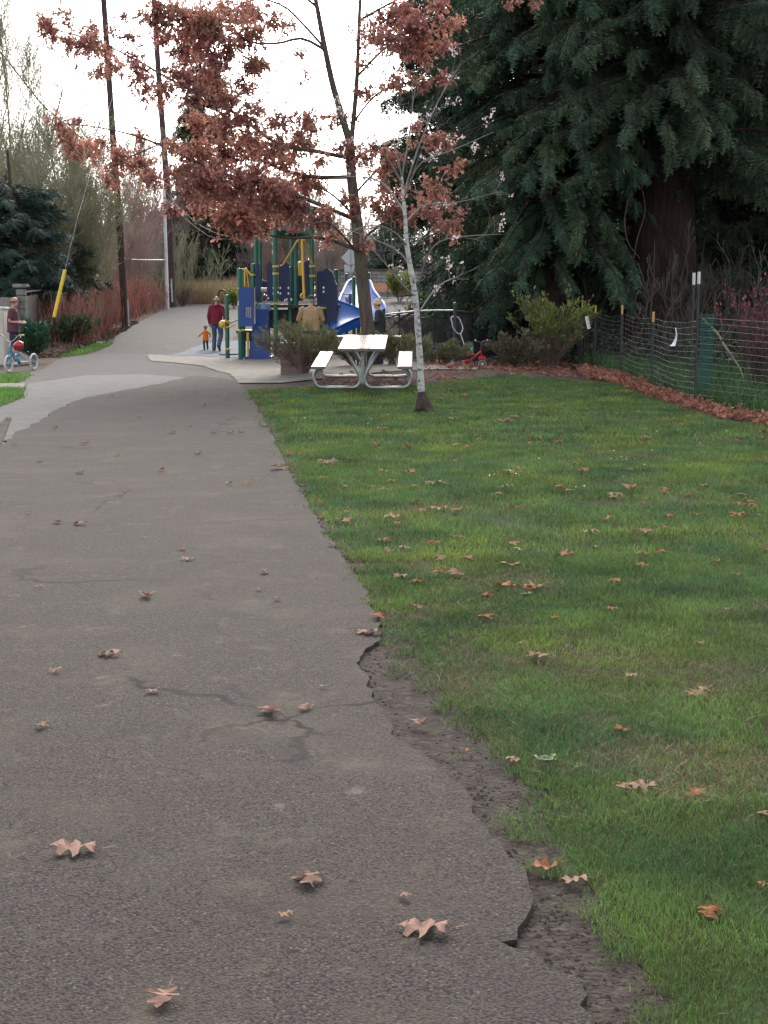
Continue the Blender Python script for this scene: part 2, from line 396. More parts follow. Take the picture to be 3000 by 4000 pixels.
def grassfield(name, regions, m, seed=1, lean=.5):
    """regions: (poly, ymin, ymax, density, blade length, width, dead-patch filter)"""
    r = np.random.default_rng(seed); PV, PF, TT, o = [], [], [], 0
    for poly, y0, y1, dens, ln, wd, filt in regions:
        p = np.array(poly); xa, xb = p[:, 0].min(), p[:, 0].max(); ya, yb = max(y0, p[:, 1].min()), min(y1, p[:, 1].max())
        n = int(dens * (xb - xa) * (yb - ya)); x = r.uniform(xa, xb, n); y = r.uniform(ya, yb, n)
        wob = .11 if y1 < 12 else .14
        k = inpoly(x + (fbm(x * 8, y * 8, 3) - .5) * wob * 3 + r.normal(0, wob * .25, n), y + (fbm(x * 8, y * 8, 4) - .5) * wob * 3, poly)
        if filt: k &= filt(x, y, r)
        x, y = x[k], y[k]; n = len(x)
        h = ln * r.uniform(.45, 1.25, n) * (.6 + .8 * fbm(x * 2.2, y * 2.2, 21)); w = wd * r.uniform(.6, 1.3, n)
        a = r.uniform(0, 2 * PI, n); b = r.uniform(0, 2 * PI, n); L = h * r.uniform(.15, 1.0, n) * lean * 2
        z = zt(x, y) + .012
        s = np.stack([np.cos(a) * w / 2, np.sin(a) * w / 2, 0 * a], -1); d = np.stack([np.cos(b) * L, np.sin(b) * L, h], -1)
        base = np.stack([x, y, z], -1); mid = base + d * [.38, .38, .62]; tip = base + d
        V = np.stack([base - s, base + s, mid + s * .8, mid - s * .8, tip], 1).reshape(-1, 3)
        i = np.arange(n) * 5 + o
        PF.append((np.stack([i, i + 1, i + 2, i + 3], -1), np.stack([i + 3, i + 2, i + 4], -1))); PV.append(V); o += n * 5
        t = np.clip(.5 + r.normal(0, .2, n) + (fbm(x * 3.1, y * 3.1, 61) - .5) * .9, 0, 1); TT.append(np.repeat(t, 5))
    return tag(mk(name, np.concatenate(PV), [np.concatenate([f[0] for f in PF]), np.concatenate([f[1] for f in PF])], m, tint=np.concatenate(TT)), kind='stuff')
def thin(x, y, r):
    """bare and thin places in the lawn: more of them near the camera and along the path"""
    n = fbm(x * 1.5, y * 1.5, 31) * .6 + fbm(x * 5, y * 5, 5) * .4
    worn = np.clip(1.3 - np.abs(y - 5.6) / 2.4, 0, 1) * .22
    d = np.clip((n - .24 - worn * .6) * 5.0, .2, 1)
    return r.uniform(0, 1, len(x)) < d
def dead(x, y, r): return r.uniform(0, 1, len(x)) < np.clip(.15 + (.58 - fbm(x * 1.5, y * 1.5, 31)) * 1.5 + np.clip(1.3 - np.abs(y - 5.6) / 2.4, 0, 1) * .3, .12, 1)
gm = mat('grass_blades', (.100, .165, .043), (.052, .110, .044), 1.1, .6, tint=.6, trans=.4, spec=.25, c3=(.135, .19, .036), s3=.8, contrast=(.38, .62))
grassfield('grass', [(lawn, 1.5, 4.2, 26000, .021, .0023, thin), (lawn, 4.2, 6.5, 15000, .024, .003, thin), (lawn, 6.5, 9, 9000, .028, .004, thin), (lawn, 9, 16, 2400, .038, .0065, thin), (lawn, 16, 34, 800, .042, .012, thin)], gm, 1)
grassfield('dry_grass', [(lawn, 1.5, 4.2, 7000, .022, .0022, dead), (lawn, 4.2, 9, 4000, .026, .0034, dead), (lawn, 9, 16, 300, .030, .0055, dead)], mat('thatch', (.145, .105, .06), (.10, .085, .045), 3, .8, tint=.45, trans=.2), 9, 1.3)
grassfield('grass', [(patch_a, 0, 60, 500, .06, .012, None), (patch_b, 0, 60, 600, .06, .012, None), (verge, 0, 80, 350, .07, .016, None)], mat('bright_grass', (.11, .25, .03), (.08, .19, .03), 1.5, .6, tint=.5, trans=.25), 2)
grassfield('tall_grass', [(tall, 0, 60, 420, .30, .014, lambda x, y, r: r.uniform(0, 1, len(x)) < np.clip(fbm(x * .8, y * .8, 8) * 3 - .75, .08, 1))], mat('tall_grass', (.04, .105, .02), (.028, .07, .018), 1.2, .6, tint=.5, trans=.25), 3, .45)

# crumbled pieces of asphalt and gravel along the broken edge
def crumbs(name, pts, n, m, seed, spread=.07, s=(.006, .022), off=.03):
    r = np.random.default_rng(seed); p = np.array(pts); i = r.integers(0, len(p) - 1, n); t = r.uniform(0, 1, (n, 1)); c = p[i] * (1 - t) + p[i + 1] * t + r.normal(0, spread, (n, 2)) + [off, 0]
    k = (c[:, 1] < 16) & (c[:, 1] > 2); c = c[k]; n = len(c); oc = np.array([(1, 0, 0), (0, 1, 0), (-1, 0, 0), (0, -1, 0), (0, 0, .7), (0, 0, -.7)], float); of = np.array([(0, 1, 4), (1, 2, 4), (2, 3, 4), (3, 0, 4), (1, 0, 5), (2, 1, 5), (3, 2, 5), (0, 3, 5)])
    sz = r.uniform(s[0] ** .5, s[1] ** .5, n) ** 2; d = r.uniform(.5, 1.2, (n, 6, 3)); a = r.uniform(0, 6.28, n); R = np.zeros((n, 3, 3)); R[:, 0, 0] = np.cos(a); R[:, 0, 1] = -np.sin(a); R[:, 1, 0] = np.sin(a); R[:, 1, 1] = np.cos(a); R[:, 2, 2] = 1
    V = np.einsum('nij,nkj->nki', R, oc[None] * d) * sz[:, None, None] + np.stack([c[:, 0], c[:, 1], np.full(n, .004)], -1)[:, None]
    return tag(mk(name, V.reshape(-1, 3), (of[None] + (np.arange(n) * 6)[:, None, None]).reshape(-1, 3), m), kind='stuff')
crumb_m = mat('asphalt_crumb', (.055, .046, .040), (.08, .068, .059), 40, .95, spec=.1)
crumbs('gravel', edge, 1300, crumb_m, 1, .05, (.003, .013), .02); crumbs('gravel', grass_edge, 1500, mat('pebble', (.05, .04, .034), (.10, .085, .072), 40, .95, spec=.1), 2, .09, (.002, .009), -.06)

# ------------------------------------------------------------------ branching
def unit(v): return v / (np.linalg.norm(v, axis=-1, keepdims=True) + 1e-9)
def grow(rng, P, R, n, ln, ang, up=0.0, t0=.25, t1=1.0, k=5, bend=0.15, rr=.5, lscale=None, wob=.08, taper=.25):
    """children of the polylines P (m,j,3): n per parent; returns their polylines and radii"""
    m, j, _ = P.shape; pi = np.repeat(np.arange(m), n); c = len(pi)
    t = rng.uniform(t0, t1, c) * (j - 1); i0 = np.minimum(t.astype(int), j - 2); f = (t - i0)[:, None]
    s = P[pi, i0] * (1 - f) + P[pi, i0 + 1] * f; r = (R[pi, i0] * (1 - f[:, 0]) + R[pi, i0 + 1] * f[:, 0])
    d = unit(P[pi, i0 + 1] - P[pi, i0]); q = unit(np.cross(d, rng.normal(size=(c, 3))))
    a = rng.normal(ang, ang * .25, c)[:, None]
    d2 = unit(d * np.cos(a) + q * np.sin(a) + np.array([0, 0, up]))
    L = ln * rng.uniform(.5, 1.2, c) * (1 - .45 * (t / (j - 1)))
    if lscale is not None: L = L * lscale(s)
    u = np.linspace(0, 1, k)[None, :, None]; side = unit(rng.normal(size=(c, 3)) + np.array([0, 0, 1.0 * np.sign(bend + 1e-9)]))
    C = s[:, None] + u * L[:, None, None] * d2[:, None] + (u ** 2) * L[:, None, None] * abs(bend) * side[:, None]
    C = C + np.cumsum(rng.normal(0, wob / k, (c, k, 3)) * (u > 0), 1) * L[:, None, None]
    RR = np.minimum(r * rr, r)[:, None] * np.linspace(1, taper, k)[None]
    return C, RR
def poly1(pts, r0, r1, k=12):
    c = curve(pts, 5); i = np.linspace(0, len(c) - 1, k); C = np.stack([np.interp(i, np.arange(len(c)), c[:, a]) for a in range(3)], -1)
    return C[None], np.linspace(r0, r1, k)[None]
LEAF_HALF = [(.015, 0), (.02, .12), (.10, .16), (.22, .13), (.24, .22), (.12, .30), (.06, .35), (.13, .41), (.34, .43), (.40, .53), (.21, .56), (.09, .61), (.14, .67), (.29, .76), (.26, .84), (.12, .83), (.07, .90), (.0, 1.0)]
LEAF_LOW = [(.02, 0), (.2, .15), (.07, .33), (.36, .5), (.09, .62), (.25, .82), (.0, 1.0)]
def leaf_tpl(half, curl=.25, cup=.2, ph=0.0):
    """lobed leaf along +y, unit length, curled; V, quads"""
    h = np.array(half); n = len(h); ym = np.maximum.accumulate(h[:, 1]); V = []
    def zz(x, y): return cup * x * x * 3 + curl * (y - .45) ** 2 + .05 * math.sin(9 * y + ph + 5 * x)
    for i in range(n): V += [(-h[i, 0], h[i, 1], zz(-h[i, 0], h[i, 1])), (0, ym[i], zz(0, ym[i]) - .02), (h[i, 0], h[i, 1], zz(h[i, 0], h[i, 1]) * (1 + .4 * math.sin(ph)))]
    F = []
    for i in range(n - 1): a = 3 * i; F += [(a, a + 1, a + 4, a + 3), (a + 1, a + 2, a + 5, a + 4)]
    return np.array(V, float), np.array(F)
def scatter(tpl, pos, ax, nrm, size):
    """copies of a template into one array: ax = its +y, nrm = its +z"""
    V, F = tpl; n = len(pos); y = unit(ax); x = unit(np.cross(y, nrm)); z = np.cross(x, y); s = np.asarray(size).reshape(-1, 1, 1)
    W_ = pos[:, None] + s * (V[None, :, 0:1] * x[:, None] + V[None, :, 1:2] * y[:, None] + V[None, :, 2:3] * z[:, None])
    return W_.reshape(-1, 3), (F[None] + (np.arange(n) * len(V))[:, None, None]).reshape(-1, F.shape[1])

# ------------------------------------------------------------------ red oak by the table
bark = mat('oak_bark', (.068, .050, .039), (.125, .096, .076), 5, .9, .9, 30, stretch=(3, 3, .5), c3=(.085, .088, .06), s3=.5, spec=.15)
OY = 31.0
oak = empty('oak_tree', (*At(1440, 1470, OY)[:2], .26), 'tall oak with hanging rusty red leaves rising behind the picnic table', 'tree')
def op(x, y, dy=0.0): return At(x, y, OY + dy)
limbs = [poly1([op(1468, 1490), op(1452, 1400), op(1432, 1250), op(1412, 1050), op(1392, 860), op(1372, 680), op(1368, 560)], .17, .095, 26),
         poly1([op(1368, 560), op(1335, 450), op(1300, 330), op(1272, 200), op(1245, 60), op(1225, -60), op(1180, -420), op(1150, -800)], .085, .03, 20),
         poly1([op(1370, 580), op(1385, 430), op(1395, 300), op(1402, 120), op(1412, -60), op(1450, -420), op(1470, -800)], .06, .022, 18)]
side = [  # (points (x, y, dy)), start radius
    ([(1390, 860, 0), (1250, 800, -.4), (1080, 735, -.8), (900, 690, -1.2), (720, 610, -1.4), (560, 540, -1.5), (400, 500, -1.6), (230, 480, -1.7)], .05),
    ([(1405, 980, 0), (1260, 930, .4), (1130, 930, .8), (980, 910, 1), (840, 900, 1.2)], .045),
    ([(1375, 690, 0), (1200, 690, .5), (1050, 640, .8), (900, 560, 1.0), (760, 520, 1.2), (560, 590, 1.4), (420, 660, 1.6)], .05),
    ([(1370, 620, 0), (1230, 590, -.6), (1080, 560, -1), (900, 430, -1.2), (700, 330, -1.6), (560, 250, -2), (400, 170, -2.3), (200, 110, -2.6)], .05),
    ([(1276, 200, 0), (1180, 150, -.3), (1080, 170, -.5), (960, 160, -.6), (860, 90, -.8), (740, 40, -1), (600, 20, -1.2)], .035),
    ([(1270, 190, 0), (1180, 90, .4), (1100, 20, .6), (980, 0, .8), (830, 100, 1), (700, 200, 1.2), (560, 180, 1.3)], .03),
    ([(1240, 30, 0), (1130, -60, 0), (1000, -130, 0), (860, -150, .3)], .03),
    ([(1390, 850, 0), (1310, 770, -.6), (1220, 700, -1), (1190, 560, -1.2)], .03),
    ([(1400, 950, 0), (1500, 870, -.8), (1600, 840, -1.2), (1760, 870, -1.6)], .03),
    ([(1385, 760, 0), (1480, 660, .5), (1600, 590, .8), (1720, 550, 1)], .03),
    ([(1395, 300, 0), (1480, 210, -.5), (1580, 130, -.8), (1700, 80, -1.2), (1800, 60, -1.4)], .03),
    ([(1380, 480, 0), (1470, 370, -.6), (1600, 320, -1), (1740, 300, -1.3)], .025),
    ([(1412, 1060, 0), (1500, 960, -.4), (1560, 880, -.6)], .02),
    ([(1408, 1000, 0), (1300, 880, -1), (1240, 870, -1.4), (1150, 880, -1.7)], .03),
    ([(1404, 80, 0), (1550, 0, .6), (1700, -60, 1), (1950, -20, 1.2), (2100, 0, 1.4)], .03)]
for pts, r in side: limbs.append(poly1([op(*p) for p in pts], r, .008, 18))
mk('trunk', *(lambda t: (t[0], t[1]))(merge([tubes_np(p, r, 12) for p, r in limbs[:1]])), bark, oak, smooth=True)
rng = np.random.default_rng(11)
limb_pts = np.concatenate([p[0] for p, r in limbs[1:]])
CL = [(185,100,45,60),(255,60,28,34),(360,115,42,38),(275,150,42,34),(330,180,64,44),(400,200,54,38),(435,120,28,24),(505,140,38,28),(390,275,40,34),(440,265,44,24),(530,270,62,60),(560,350,42,26),(490,210,32,24),(500,60,28,20),
(590,60,72,42),(640,20,62,26),(700,60,62,52),(650,140,60,42),(740,170,52,60),(640,100,42,40),(780,60,82,60),(850,100,82,62),(900,190,54,42),(870,40,72,42),(950,150,52,52),(990,40,60,50),(1060,70,50,50),(800,225,30,26),
(640,350,60,42),(700,290,60,52),(770,320,72,60),(850,335,50,34),(900,390,72,60),(950,330,52,42),(760,380,60,52),(620,410,38,28),(220,490,46,32),(260,510,36,26),(320,470,22,18),(290,570,62,52),(350,590,52,52),(400,560,42,34),(460,610,62,52),
(440,680,52,52),(560,530,36,32),(560,650,62,60),(600,700,42,42),(500,640,32,32),(770,470,52,60),(830,480,62,60),(900,480,82,62),(980,450,62,60),(740,580,52,52),(800,600,62,60),(880,600,90,82),(960,560,72,82),(1030,600,72,72),(1080,480,60,50),
(740,730,52,52),(780,790,62,60),(850,740,92,82),(930,720,92,82),(1000,690,82,72),(880,830,72,72),(950,820,92,82),(960,900,60,42),(1040,800,82,82),(1080,720,72,62),(1030,880,60,42),(1130,790,62,62),(1170,850,60,52),(1250,860,60,42),(1190,700,62,42),(1280,925,40,26),
(1110,90,42,34),(1150,200,24,22),(1210,470,72,54),(1180,560,72,60),(1320,460,52,44),(1390,590,42,32),(1420,360,52,42),(1400,250,32,32),(1450,130,60,52),(1500,80,90,52),(1530,150,72,60),(1600,60,80,52),(1650,100,60,60),(1700,20,52,28),(1760,90,54,26),
(1760,180,52,32),(1660,220,42,42),(1650,320,42,42),(1740,310,42,28),(1540,320,72,42),(1700,550,60,42),(1740,560,42,32),(1780,650,42,32),(1700,740,52,42),(1690,830,42,32),(1760,870,72,42),(1600,850,52,32),(1480,800,60,42),(1550,830,52,42),(1440,950,26,32),
(1420,620,52,42),(1490,660,42,32),(1540,600,42,32),(2000,6,44,20),(2090,4,20,10),(720,120,50,40),(820,680,80,70),(1100,640,50,50),(690,210,40,40),(1190,300,18,14),(1130,450,22,14),(1260,620,40,30),(1330,560,40,30)]
_r = np.random.default_rng(91)
CL = CL + [(_r.uniform(600, 1050), _r.uniform(0, 270), _r.uniform(30, 55), _r.uniform(28, 48)) for _ in range(20)] + [(_r.uniform(650, 1200), _r.uniform(500, 880), _r.uniform(28, 50), _r.uniform(26, 44)) for _ in range(24)] + [(_r.uniform(1430, 1720), _r.uniform(0, 240), _r.uniform(28, 48), _r.uniform(24, 40)) for _ in range(12)] + [(_r.uniform(1180, 1420), _r.uniform(560, 900), _r.uniform(22, 40), _r.uniform(20, 34)) for _ in range(12)] + [(_r.uniform(1440, 1780), _r.uniform(420, 900), _r.uniform(20, 40), _r.uniform(18, 32)) for _ in range(14)]
tw, lp_, la, ln_, lt = [], [], [], [], []
for (x, y, rx, ry) in CL:
    c0 = np.array(op(x, y)); dd = np.linalg.norm((limb_pts - c0) * [1, .35, 1], axis=1); b = limb_pts[dd.argmin()]
    cen = np.array([c0[0], b[1], c0[2]]); cen = np.array(At(x, y, b[1] + rng.normal(0, .25)))
    scl = OY / FP
    n_sub = max(2, int(rx * ry / 165))
    tw.append(poly1([b, (b + cen) / 2 + rng.normal(0, .07, 3), cen], .010, .005, 5))
    for _ in range(n_sub):
        u = rng.normal(size=3); u /= np.linalg.norm(u); u *= rng.uniform(.3, 1.3) ** .7 * (1.5 if rng.uniform() < .28 else 1.0)
        e = cen + u * np.array([rx * scl, (rx + ry) / 2 * scl * 1.1, ry * scl])
        tw.append(poly1([cen, (cen + e) / 2 + rng.normal(0, .04, 3), e], .005, .002, 5))
        m_ = rng.integers(5, 14); t = rng.uniform(.25, 1, m_)[:, None]
        lp_.append(cen + (e - cen) * t + rng.normal(0, .055, (m_, 3))); a = rng.normal(0, .75, (m_, 3)) + unit(e - cen) * .5; a[:, 2] -= .7
        la.append(a); ln_.append(rng.normal(size=(m_, 3)) + [0, -.3, .6]); lt.append(np.clip(rng.normal(rng.uniform(.3, .7), .25, m_), 0, 1))
mk('branch', *merge([tubes_np(p, r, 7) for p, r in limbs[1:]] + [tubes_np(p, r, 4) for p, r in tw]), bark, oak)
lp_, la, ln_, lt = map(np.concatenate, (lp_, la, ln_, lt)); sz = rng.uniform(.085, .15, len(lp_))
oak_leaf_m = mat('oak_leaves', (.36, .155, .125), (.44, .225, .165), .9, .6, tint=.55, trans=.35, spec=.3, c3=(.27, .105, .10), s3=1.2)
tp = [leaf_tpl(LEAF_LOW, .5, .4, 0), leaf_tpl(LEAF_LOW, .9, -.5, 2), leaf_tpl(LEAF_LOW, -.6, .8, 4)]
k = rng.integers(0, 3, len(lp_)); parts = []; tt = []
for i in range(3): parts.append(scatter(tp[i], lp_[k == i], la[k == i], ln_[k == i], sz[k == i])); tt.append(np.repeat(lt[k == i], len(tp[i][0])))
mk('crown', *merge(parts), oak_leaf_m, oak, tint=np.concatenate(tt))

# ------------------------------------------------------------------ young white-barked tree with a little blossom
wb = mat('white_bark', (.36, .335, .31), (.50, .475, .45), 9, .8, .5, 30, c3=(.075, .062, .055), s3=1.5, stretch=(1, 1, 1.6))
dkb = mat('dark_bark', (.045, .034, .029), (.085, .066, .056), 9, .9, .9, 40, spec=.15); brm = mat('conifer_branch', (.026, .020, .016), (.045, .035, .028), 9, .95, spec=.1)
gyt = mat('grey_twig', (.15, .125, .11), (.22, .19, .165), 4, .85)
BY = 21.0
bt = empty('young_tree', (*G(1660, 1612), 0), 'slender young tree with white bark and sparse pale blossom on the lawn', 'tree')
def bp_(x, y, dy=0.0): return At(x, y, BY + dy)
tr = poly1([bp_(1648, 1590), bp_(1645, 1520), bp_(1640, 1400), bp_(1632, 1280), bp_(1622, 1160), bp_(1604, 1050), bp_(1590, 960), bp_(1584, 870), bp_(1576, 780), bp_(1570, 690)], .066, .022, 30)
tr[1][0][:] = np.interp(np.linspace(0, 1, 30), [0, .08, .2, .5, .75, 1], [.075, .053, .047, .040, .029, .018]) * (1 + .12 * np.sin(np.arange(30) * 2.1))
mk('trunk', *tubes_np(*tr, 12), wb, bt, smooth=True)
fl = []
for a in np.linspace(0, 2 * PI, 7)[:-1]:
    b0 = np.array(bp_(1648, 1560)); g = np.array([*G(1660, 1612), 0.0]); d = np.array([math.cos(a), math.sin(a), 0])
    fl.append(poly1([b0 + d * .035, b0 + d * .055 - [0, 0, .12], g + d * .13 + [0, 0, .015], g + d * .24 + [0, 0, -.03]], .05, .03, 8))
fl.append(poly1([np.array(bp_(1646, 1530)), np.array(bp_(1652, 1570)), np.array([*G(1660, 1612), .1]), np.array([*G(1660, 1612), -.05])], .062, .14, 8))
mk('root_flare', *merge([tubes_np(p, r, 9) for p, r in fl]), dkb, bt, smooth=True)
BL = [[(1604, 1050, 0), (1560, 985, .2), (1450, 930, .4), (1310, 880, .7)], [(1622, 1160, 0), (1560, 1100, -.3), (1480, 1000, -.5), (1410, 940, -.6)], [(1640, 1090, 0), (1680, 980, -.3), (1760, 930, -.6), (1960, 915, -.9)],
      [(1584, 870, 0), (1660, 800, .3), (1790, 790, .5), (1960, 745, .7)], [(1576, 780, 0), (1640, 640, -.3), (1760, 590, -.6), (1930, 515, -.8)], [(1575, 760, 0), (1640, 560, .2), (1720, 380, .5), (1800, 250, .8)],
      [(1570, 690, 0), (1540, 560, 0), (1510, 420, .2), (1470, 280, .3), (1500, 150, .3)], [(1572, 720, 0), (1500, 600, -.3), (1420, 520, -.5), (1330, 470, -.6)], [(1580, 830, 0), (1500, 720, .4), (1400, 690, .6), (1280, 700, .8)], [(1570, 690, 0), (1600, 520, 0), (1610, 420, 0), (1630, 300, 0)],
      [(1590, 960, 0), (1530, 900, -.5), (1440, 880, -.8), (1330, 930, -1.1)], [(1630, 1230, 0), (1700, 1130, .3), (1760, 1090, .5), (1790, 1085, .6)]]
bl = [poly1([bp_(*p) for p in b], .014, .004, 12) for b in BL]
rng = np.random.default_rng(5)
P = np.concatenate([p for p, r in bl]); R = np.concatenate([r for p, r in bl])
c1 = grow(rng, P, R, 7, .5, .8, .25, .2, 1, 5, .15, .6); c2 = grow(rng, *c1, 4, .22, .8, .2, .2, 1, 4, .15, .6)
mk('branch', *merge([tubes_np(P, R, 6), tubes_np(c1[0], np.maximum(c1[1], .0022), 4), tubes_np(c2[0], np.maximum(c2[1], .0018), 3)]), gyt, bt)
ends = np.concatenate([c1[0][:, 2:].reshape(-1, 3), c2[0][:, 1:].reshape(-1, 3)]); x_ = ends[:, 0]
dens = np.where(x_ > At(1680, 0, BY)[0], .75, .28) * (fbm(ends[:, 0] * 2.2, ends[:, 2] * 2.2, 4) > .5)
ends = ends[rng.uniform(0, 1, len(ends)) < dens]; n = len(ends)
pet = (np.array([(-.5, 0, 0), (0, -.1, -.1), (.5, 0, .0), (.35, .7, .2), (0, .9, .05), (-.35, .7, .2)], float), np.array([(0, 1, 4, 5), (1, 2, 3, 4)]))
ends = np.repeat(ends, 3, 0) + rng.normal(0, .018, (n * 3, 3))
mk('blossom', *(lambda a: (a[0], [a[1]]))(scatter(pet, ends, rng.normal(size=ends.shape), rng.normal(size=ends.shape), rng.uniform(.018, .032, len(ends)))), mat('blossom', (.62, .50, .50), (.72, .62, .62), 3, .7, trans=.3), bt)
# ------------------------------------------------------------------ conifers
def frond_tpl(nn=9, wid=.30, droop=.12, nw=.035):
    V, F = [], []
    def quad(a, b, c, d):
        i = len(V); V.extend([a, b, c, d]); F.append((i, i + 1, i + 2, i + 3))
    quad((-.012, 0, 0), (.012, 0, 0), (.006, 1, -droop), (-.006, 1, -droop))
    jr = random.Random(nn * 7)
    for i in range(nn):
        t = .04 + .92 * min(1, max(0, (i + jr.uniform(-.35, .35)) / (nn - 1))); w = wid * (1 - t) ** .55 * (.75 + .5 * ((i * 37) % 10) / 10) + .04; z = -droop * t * t
        for s in (-1, 1):
            w *= jr.uniform(.7, 1.25)
            e = (s * w, t + jr.uniform(-.07, .07) + .17 * (1 - .4 * t), z - droop * .7 * w / wid - jr.uniform(0, .12)); m = (s * w * .5, t + .08, z - droop * .15)
            quad((0, t, z), (m[0] + s * .005, m[1] - nw, m[2]), e, (m[0], m[1] + nw, m[2] + .01))
    return np.array(V, float), np.array(F)
FR = [frond_tpl(), frond_tpl(11, .24, .2, .03), frond_tpl(8, .36, .05, .04)]
def conifer(name, label, px, Yd, zlow, zhi, rmax, nbr, nfr, mats, barkm, seed, trunk_r=.3, flen=.7, droop=.5, hang=.7, shape=.6, top=None, frame=None, tw=1.0, curtain=0.0, bdir=None, clear=None):
    rng = np.random.default_rng(seed); x0 = At(px, 1183, Yd)[0]; z0 = float(zt(x0, Yd)); top = top or zhi * 1.3
    t = empty(name, (x0, Yd, z0), label, 'tree')
    hz = np.linspace(0, 1, 14); sw = .08 * np.sin(hz * 5 + seed)
    P = np.stack([x0 + sw, Yd + sw * .5, z0 - .3 + hz * top], -1)[None]; R = (trunk_r * (1 - hz * .8) * (1 + .45 * np.exp(-hz * 22)))[None]
    mk('trunk', *tubes_np(P, R, 22), barkm, t, smooth=True)
    h = z0 + zlow + (zhi - zlow) * rng.uniform(0, 1, nbr) ** 1.15
    az = rng.uniform(0, 2 * PI, nbr)
    if bdir is not None:
        kk = int(nbr * bdir[2]); az[:kk] = rng.normal(bdir[0], bdir[1], kk)
    L = rmax * np.clip(1 - (h - z0 - zlow) / (top * 1.15 - zlow), .15, 1) ** shape * rng.uniform(.65, 1.08, nbr)
    k = 7; u = np.linspace(0, 1, k)[None, :, None]; d = np.stack([np.cos(az), np.sin(az), 0 * az], -1)
    B = np.stack([x0 + 0 * h, Yd + 0 * h, h], -1)[:, None] + u * L[:, None, None] * d[:, None] + np.array([0, 0, 1])[None, None] * (L[:, None, None] * (.12 * u - droop * u ** 2 + .12 * u ** 3))
    B += np.cumsum(rng.normal(0, .025, (nbr, k, 3)) * (u > 0), 1) * L[:, None, None]
    BR = .012 * L[:, None] * np.linspace(1.4, .25, k)[None]
    mk('branch', *tubes_np(B, BR, 5), brm, t)
    # fronds, more of them towards the outer part of each branch
    n = nfr; bi = rng.choice(nbr, n, p=L ** 1.6 / (L ** 1.6).sum()); tt = rng.uniform(.12, 1, n) ** .75 * (k - 1); i0 = np.minimum(tt.astype(int), k - 2); f = (tt - i0)[:, None]
    p = B[bi, i0] * (1 - f) + B[bi, i0 + 1] * f; dr = unit(B[bi, i0 + 1] - B[bi, i0]); lat = unit(np.cross(dr, [0, 0, 1.0])); sgn = rng.choice([-1, 1], n)[:, None]
    a = dr * rng.uniform(.2, 1, (n, 1)) + lat * sgn * rng.uniform(.1, 1, (n, 1)) + np.array([0, 0, -1]) * hang * rng.uniform(.2, 1.5, (n, 1)) + rng.normal(0, .15, (n, 3))
    nr = np.array([0, 0, 1.0]) + dr * hang * .6 + rng.normal(0, .35, (n, 3)); sz = flen * rng.uniform(.55, 1.25, n) * (1 - .35 * tt / k)
    if curtain:   # long strands hanging straight down
        m = rng.uniform(0, 1, n) < curtain; a[m] = np.array([0, 0, -1]) + rng.normal(0, .18, (m.sum(), 3)); sz[m] *= 1.5; nr[m] = rng.normal(size=(m.sum(), 3)) * [1, 1, .1]
    for c_ in (clear or ()):
        m = ~((p[:, 0] > c_[0]) & (p[:, 0] < c_[1] + rng.normal(0, .3, n)) & (p[:, 2] < c_[2] + rng.normal(0, .35, n)) & (p[:, 1] < c_[3])); p, a, nr, sz, tt, n = p[m], a[m], nr[m], sz[m], tt[m], int(m.sum())
    q = rng.integers(0, 3, n); cl = fbm(p[:, 0] * 1.1 + p[:, 1] * .7, p[:, 2] * 1.4, seed); tint = np.clip(cl * 1.3 - .15 + rng.normal(0, .13, n), 0, 1)
    parts, tn = [], []
    for i in range(3):
        m = q == i; parts.append(scatter(FR[i], p[m], a[m], nr[m], sz[m])); tn.append(np.repeat(tint[m], len(FR[i][0])))
    V, F = merge(parts); mk('crown', V, F, mats, t, tint=np.concatenate(tn))
    return t, B
redbark = mat('red_bark', (.028, .017, .015), (.052, .034, .029), 3.5, .95, 1.0, 9, stretch=(3, 3, .35), c3=(.024, .017, .016), s3=1.6, spec=.1, bdist=.05)
fir_b = mat('spruce_needles', (.050, .092, .050), (.031, .064, .036), 1.2, .55, tint=.65, c3=(.072, .088, .036), s3=.6, spec=.2)
fir_g = mat('fir_needles', (.06, .125, .05), (.04, .085, .035), 1.2, .55, tint=.6, spec=.35)
fir_d = mat('dark_needles', (.033, .063, .033), (.050, .072, .032), 1.2, .6, tint=.6, spec=.3)
CLR = ((At(2450, 1183, 39)[0], At(2720, 1183, 39)[0], 4.5, 40.5), (-9, At(1690, 1183, 43)[0], 8.0, 70))
giant, _ = conifer('giant_conifer', 'huge old conifer with broad reddish brown trunk behind the wire fence', 2590, 40, 5.2, 20, 5.0, 290, 36000, fir_d, redbark, 3, .92, .42, .5, .9, .5, 30, curtain=.4, clear=CLR, bdir=(-PI / 2, .9, .5))
spruce, B = conifer('spruce_tree', 'big blue green spruce with drooping boughs and hanging cones left of the broad trunk', 2150, 41, 2.4, 15, 5.0, 320, 40000, fir_b, dkb, 7, .45, .42, .60, .75, .55, 24, curtain=.2, clear=CLR)
for px_, y_, hh_, sd, lb in ((2320, 62, 17, 71, 'dark fir deep in the wood left of the broad trunk'), (2790, 60, 17, 72, 'dark fir deep in the wood right of the broad trunk'), (3180, 44, 15, 73, 'dark fir whose boughs reach in from the right edge'), (1960, 66, 17, 74, 'dark fir behind the crown of the bright green young fir')):
    conifer('fir_tree', lb, px_, y_, 1.0, hh_, 4.6, 170, 9000, fir_d, dkb, sd, .3, .75, .45, .7, .45, 25, curtain=.3)
rng = np.random.default_rng(8)
cb = B[rng.integers(0, len(B), 320), rng.integers(3, 7, 320)] + rng.normal(0, .12, (320, 3)) - [0, 0, .1]; cb = cb[(cb[:, 2] < 12)]
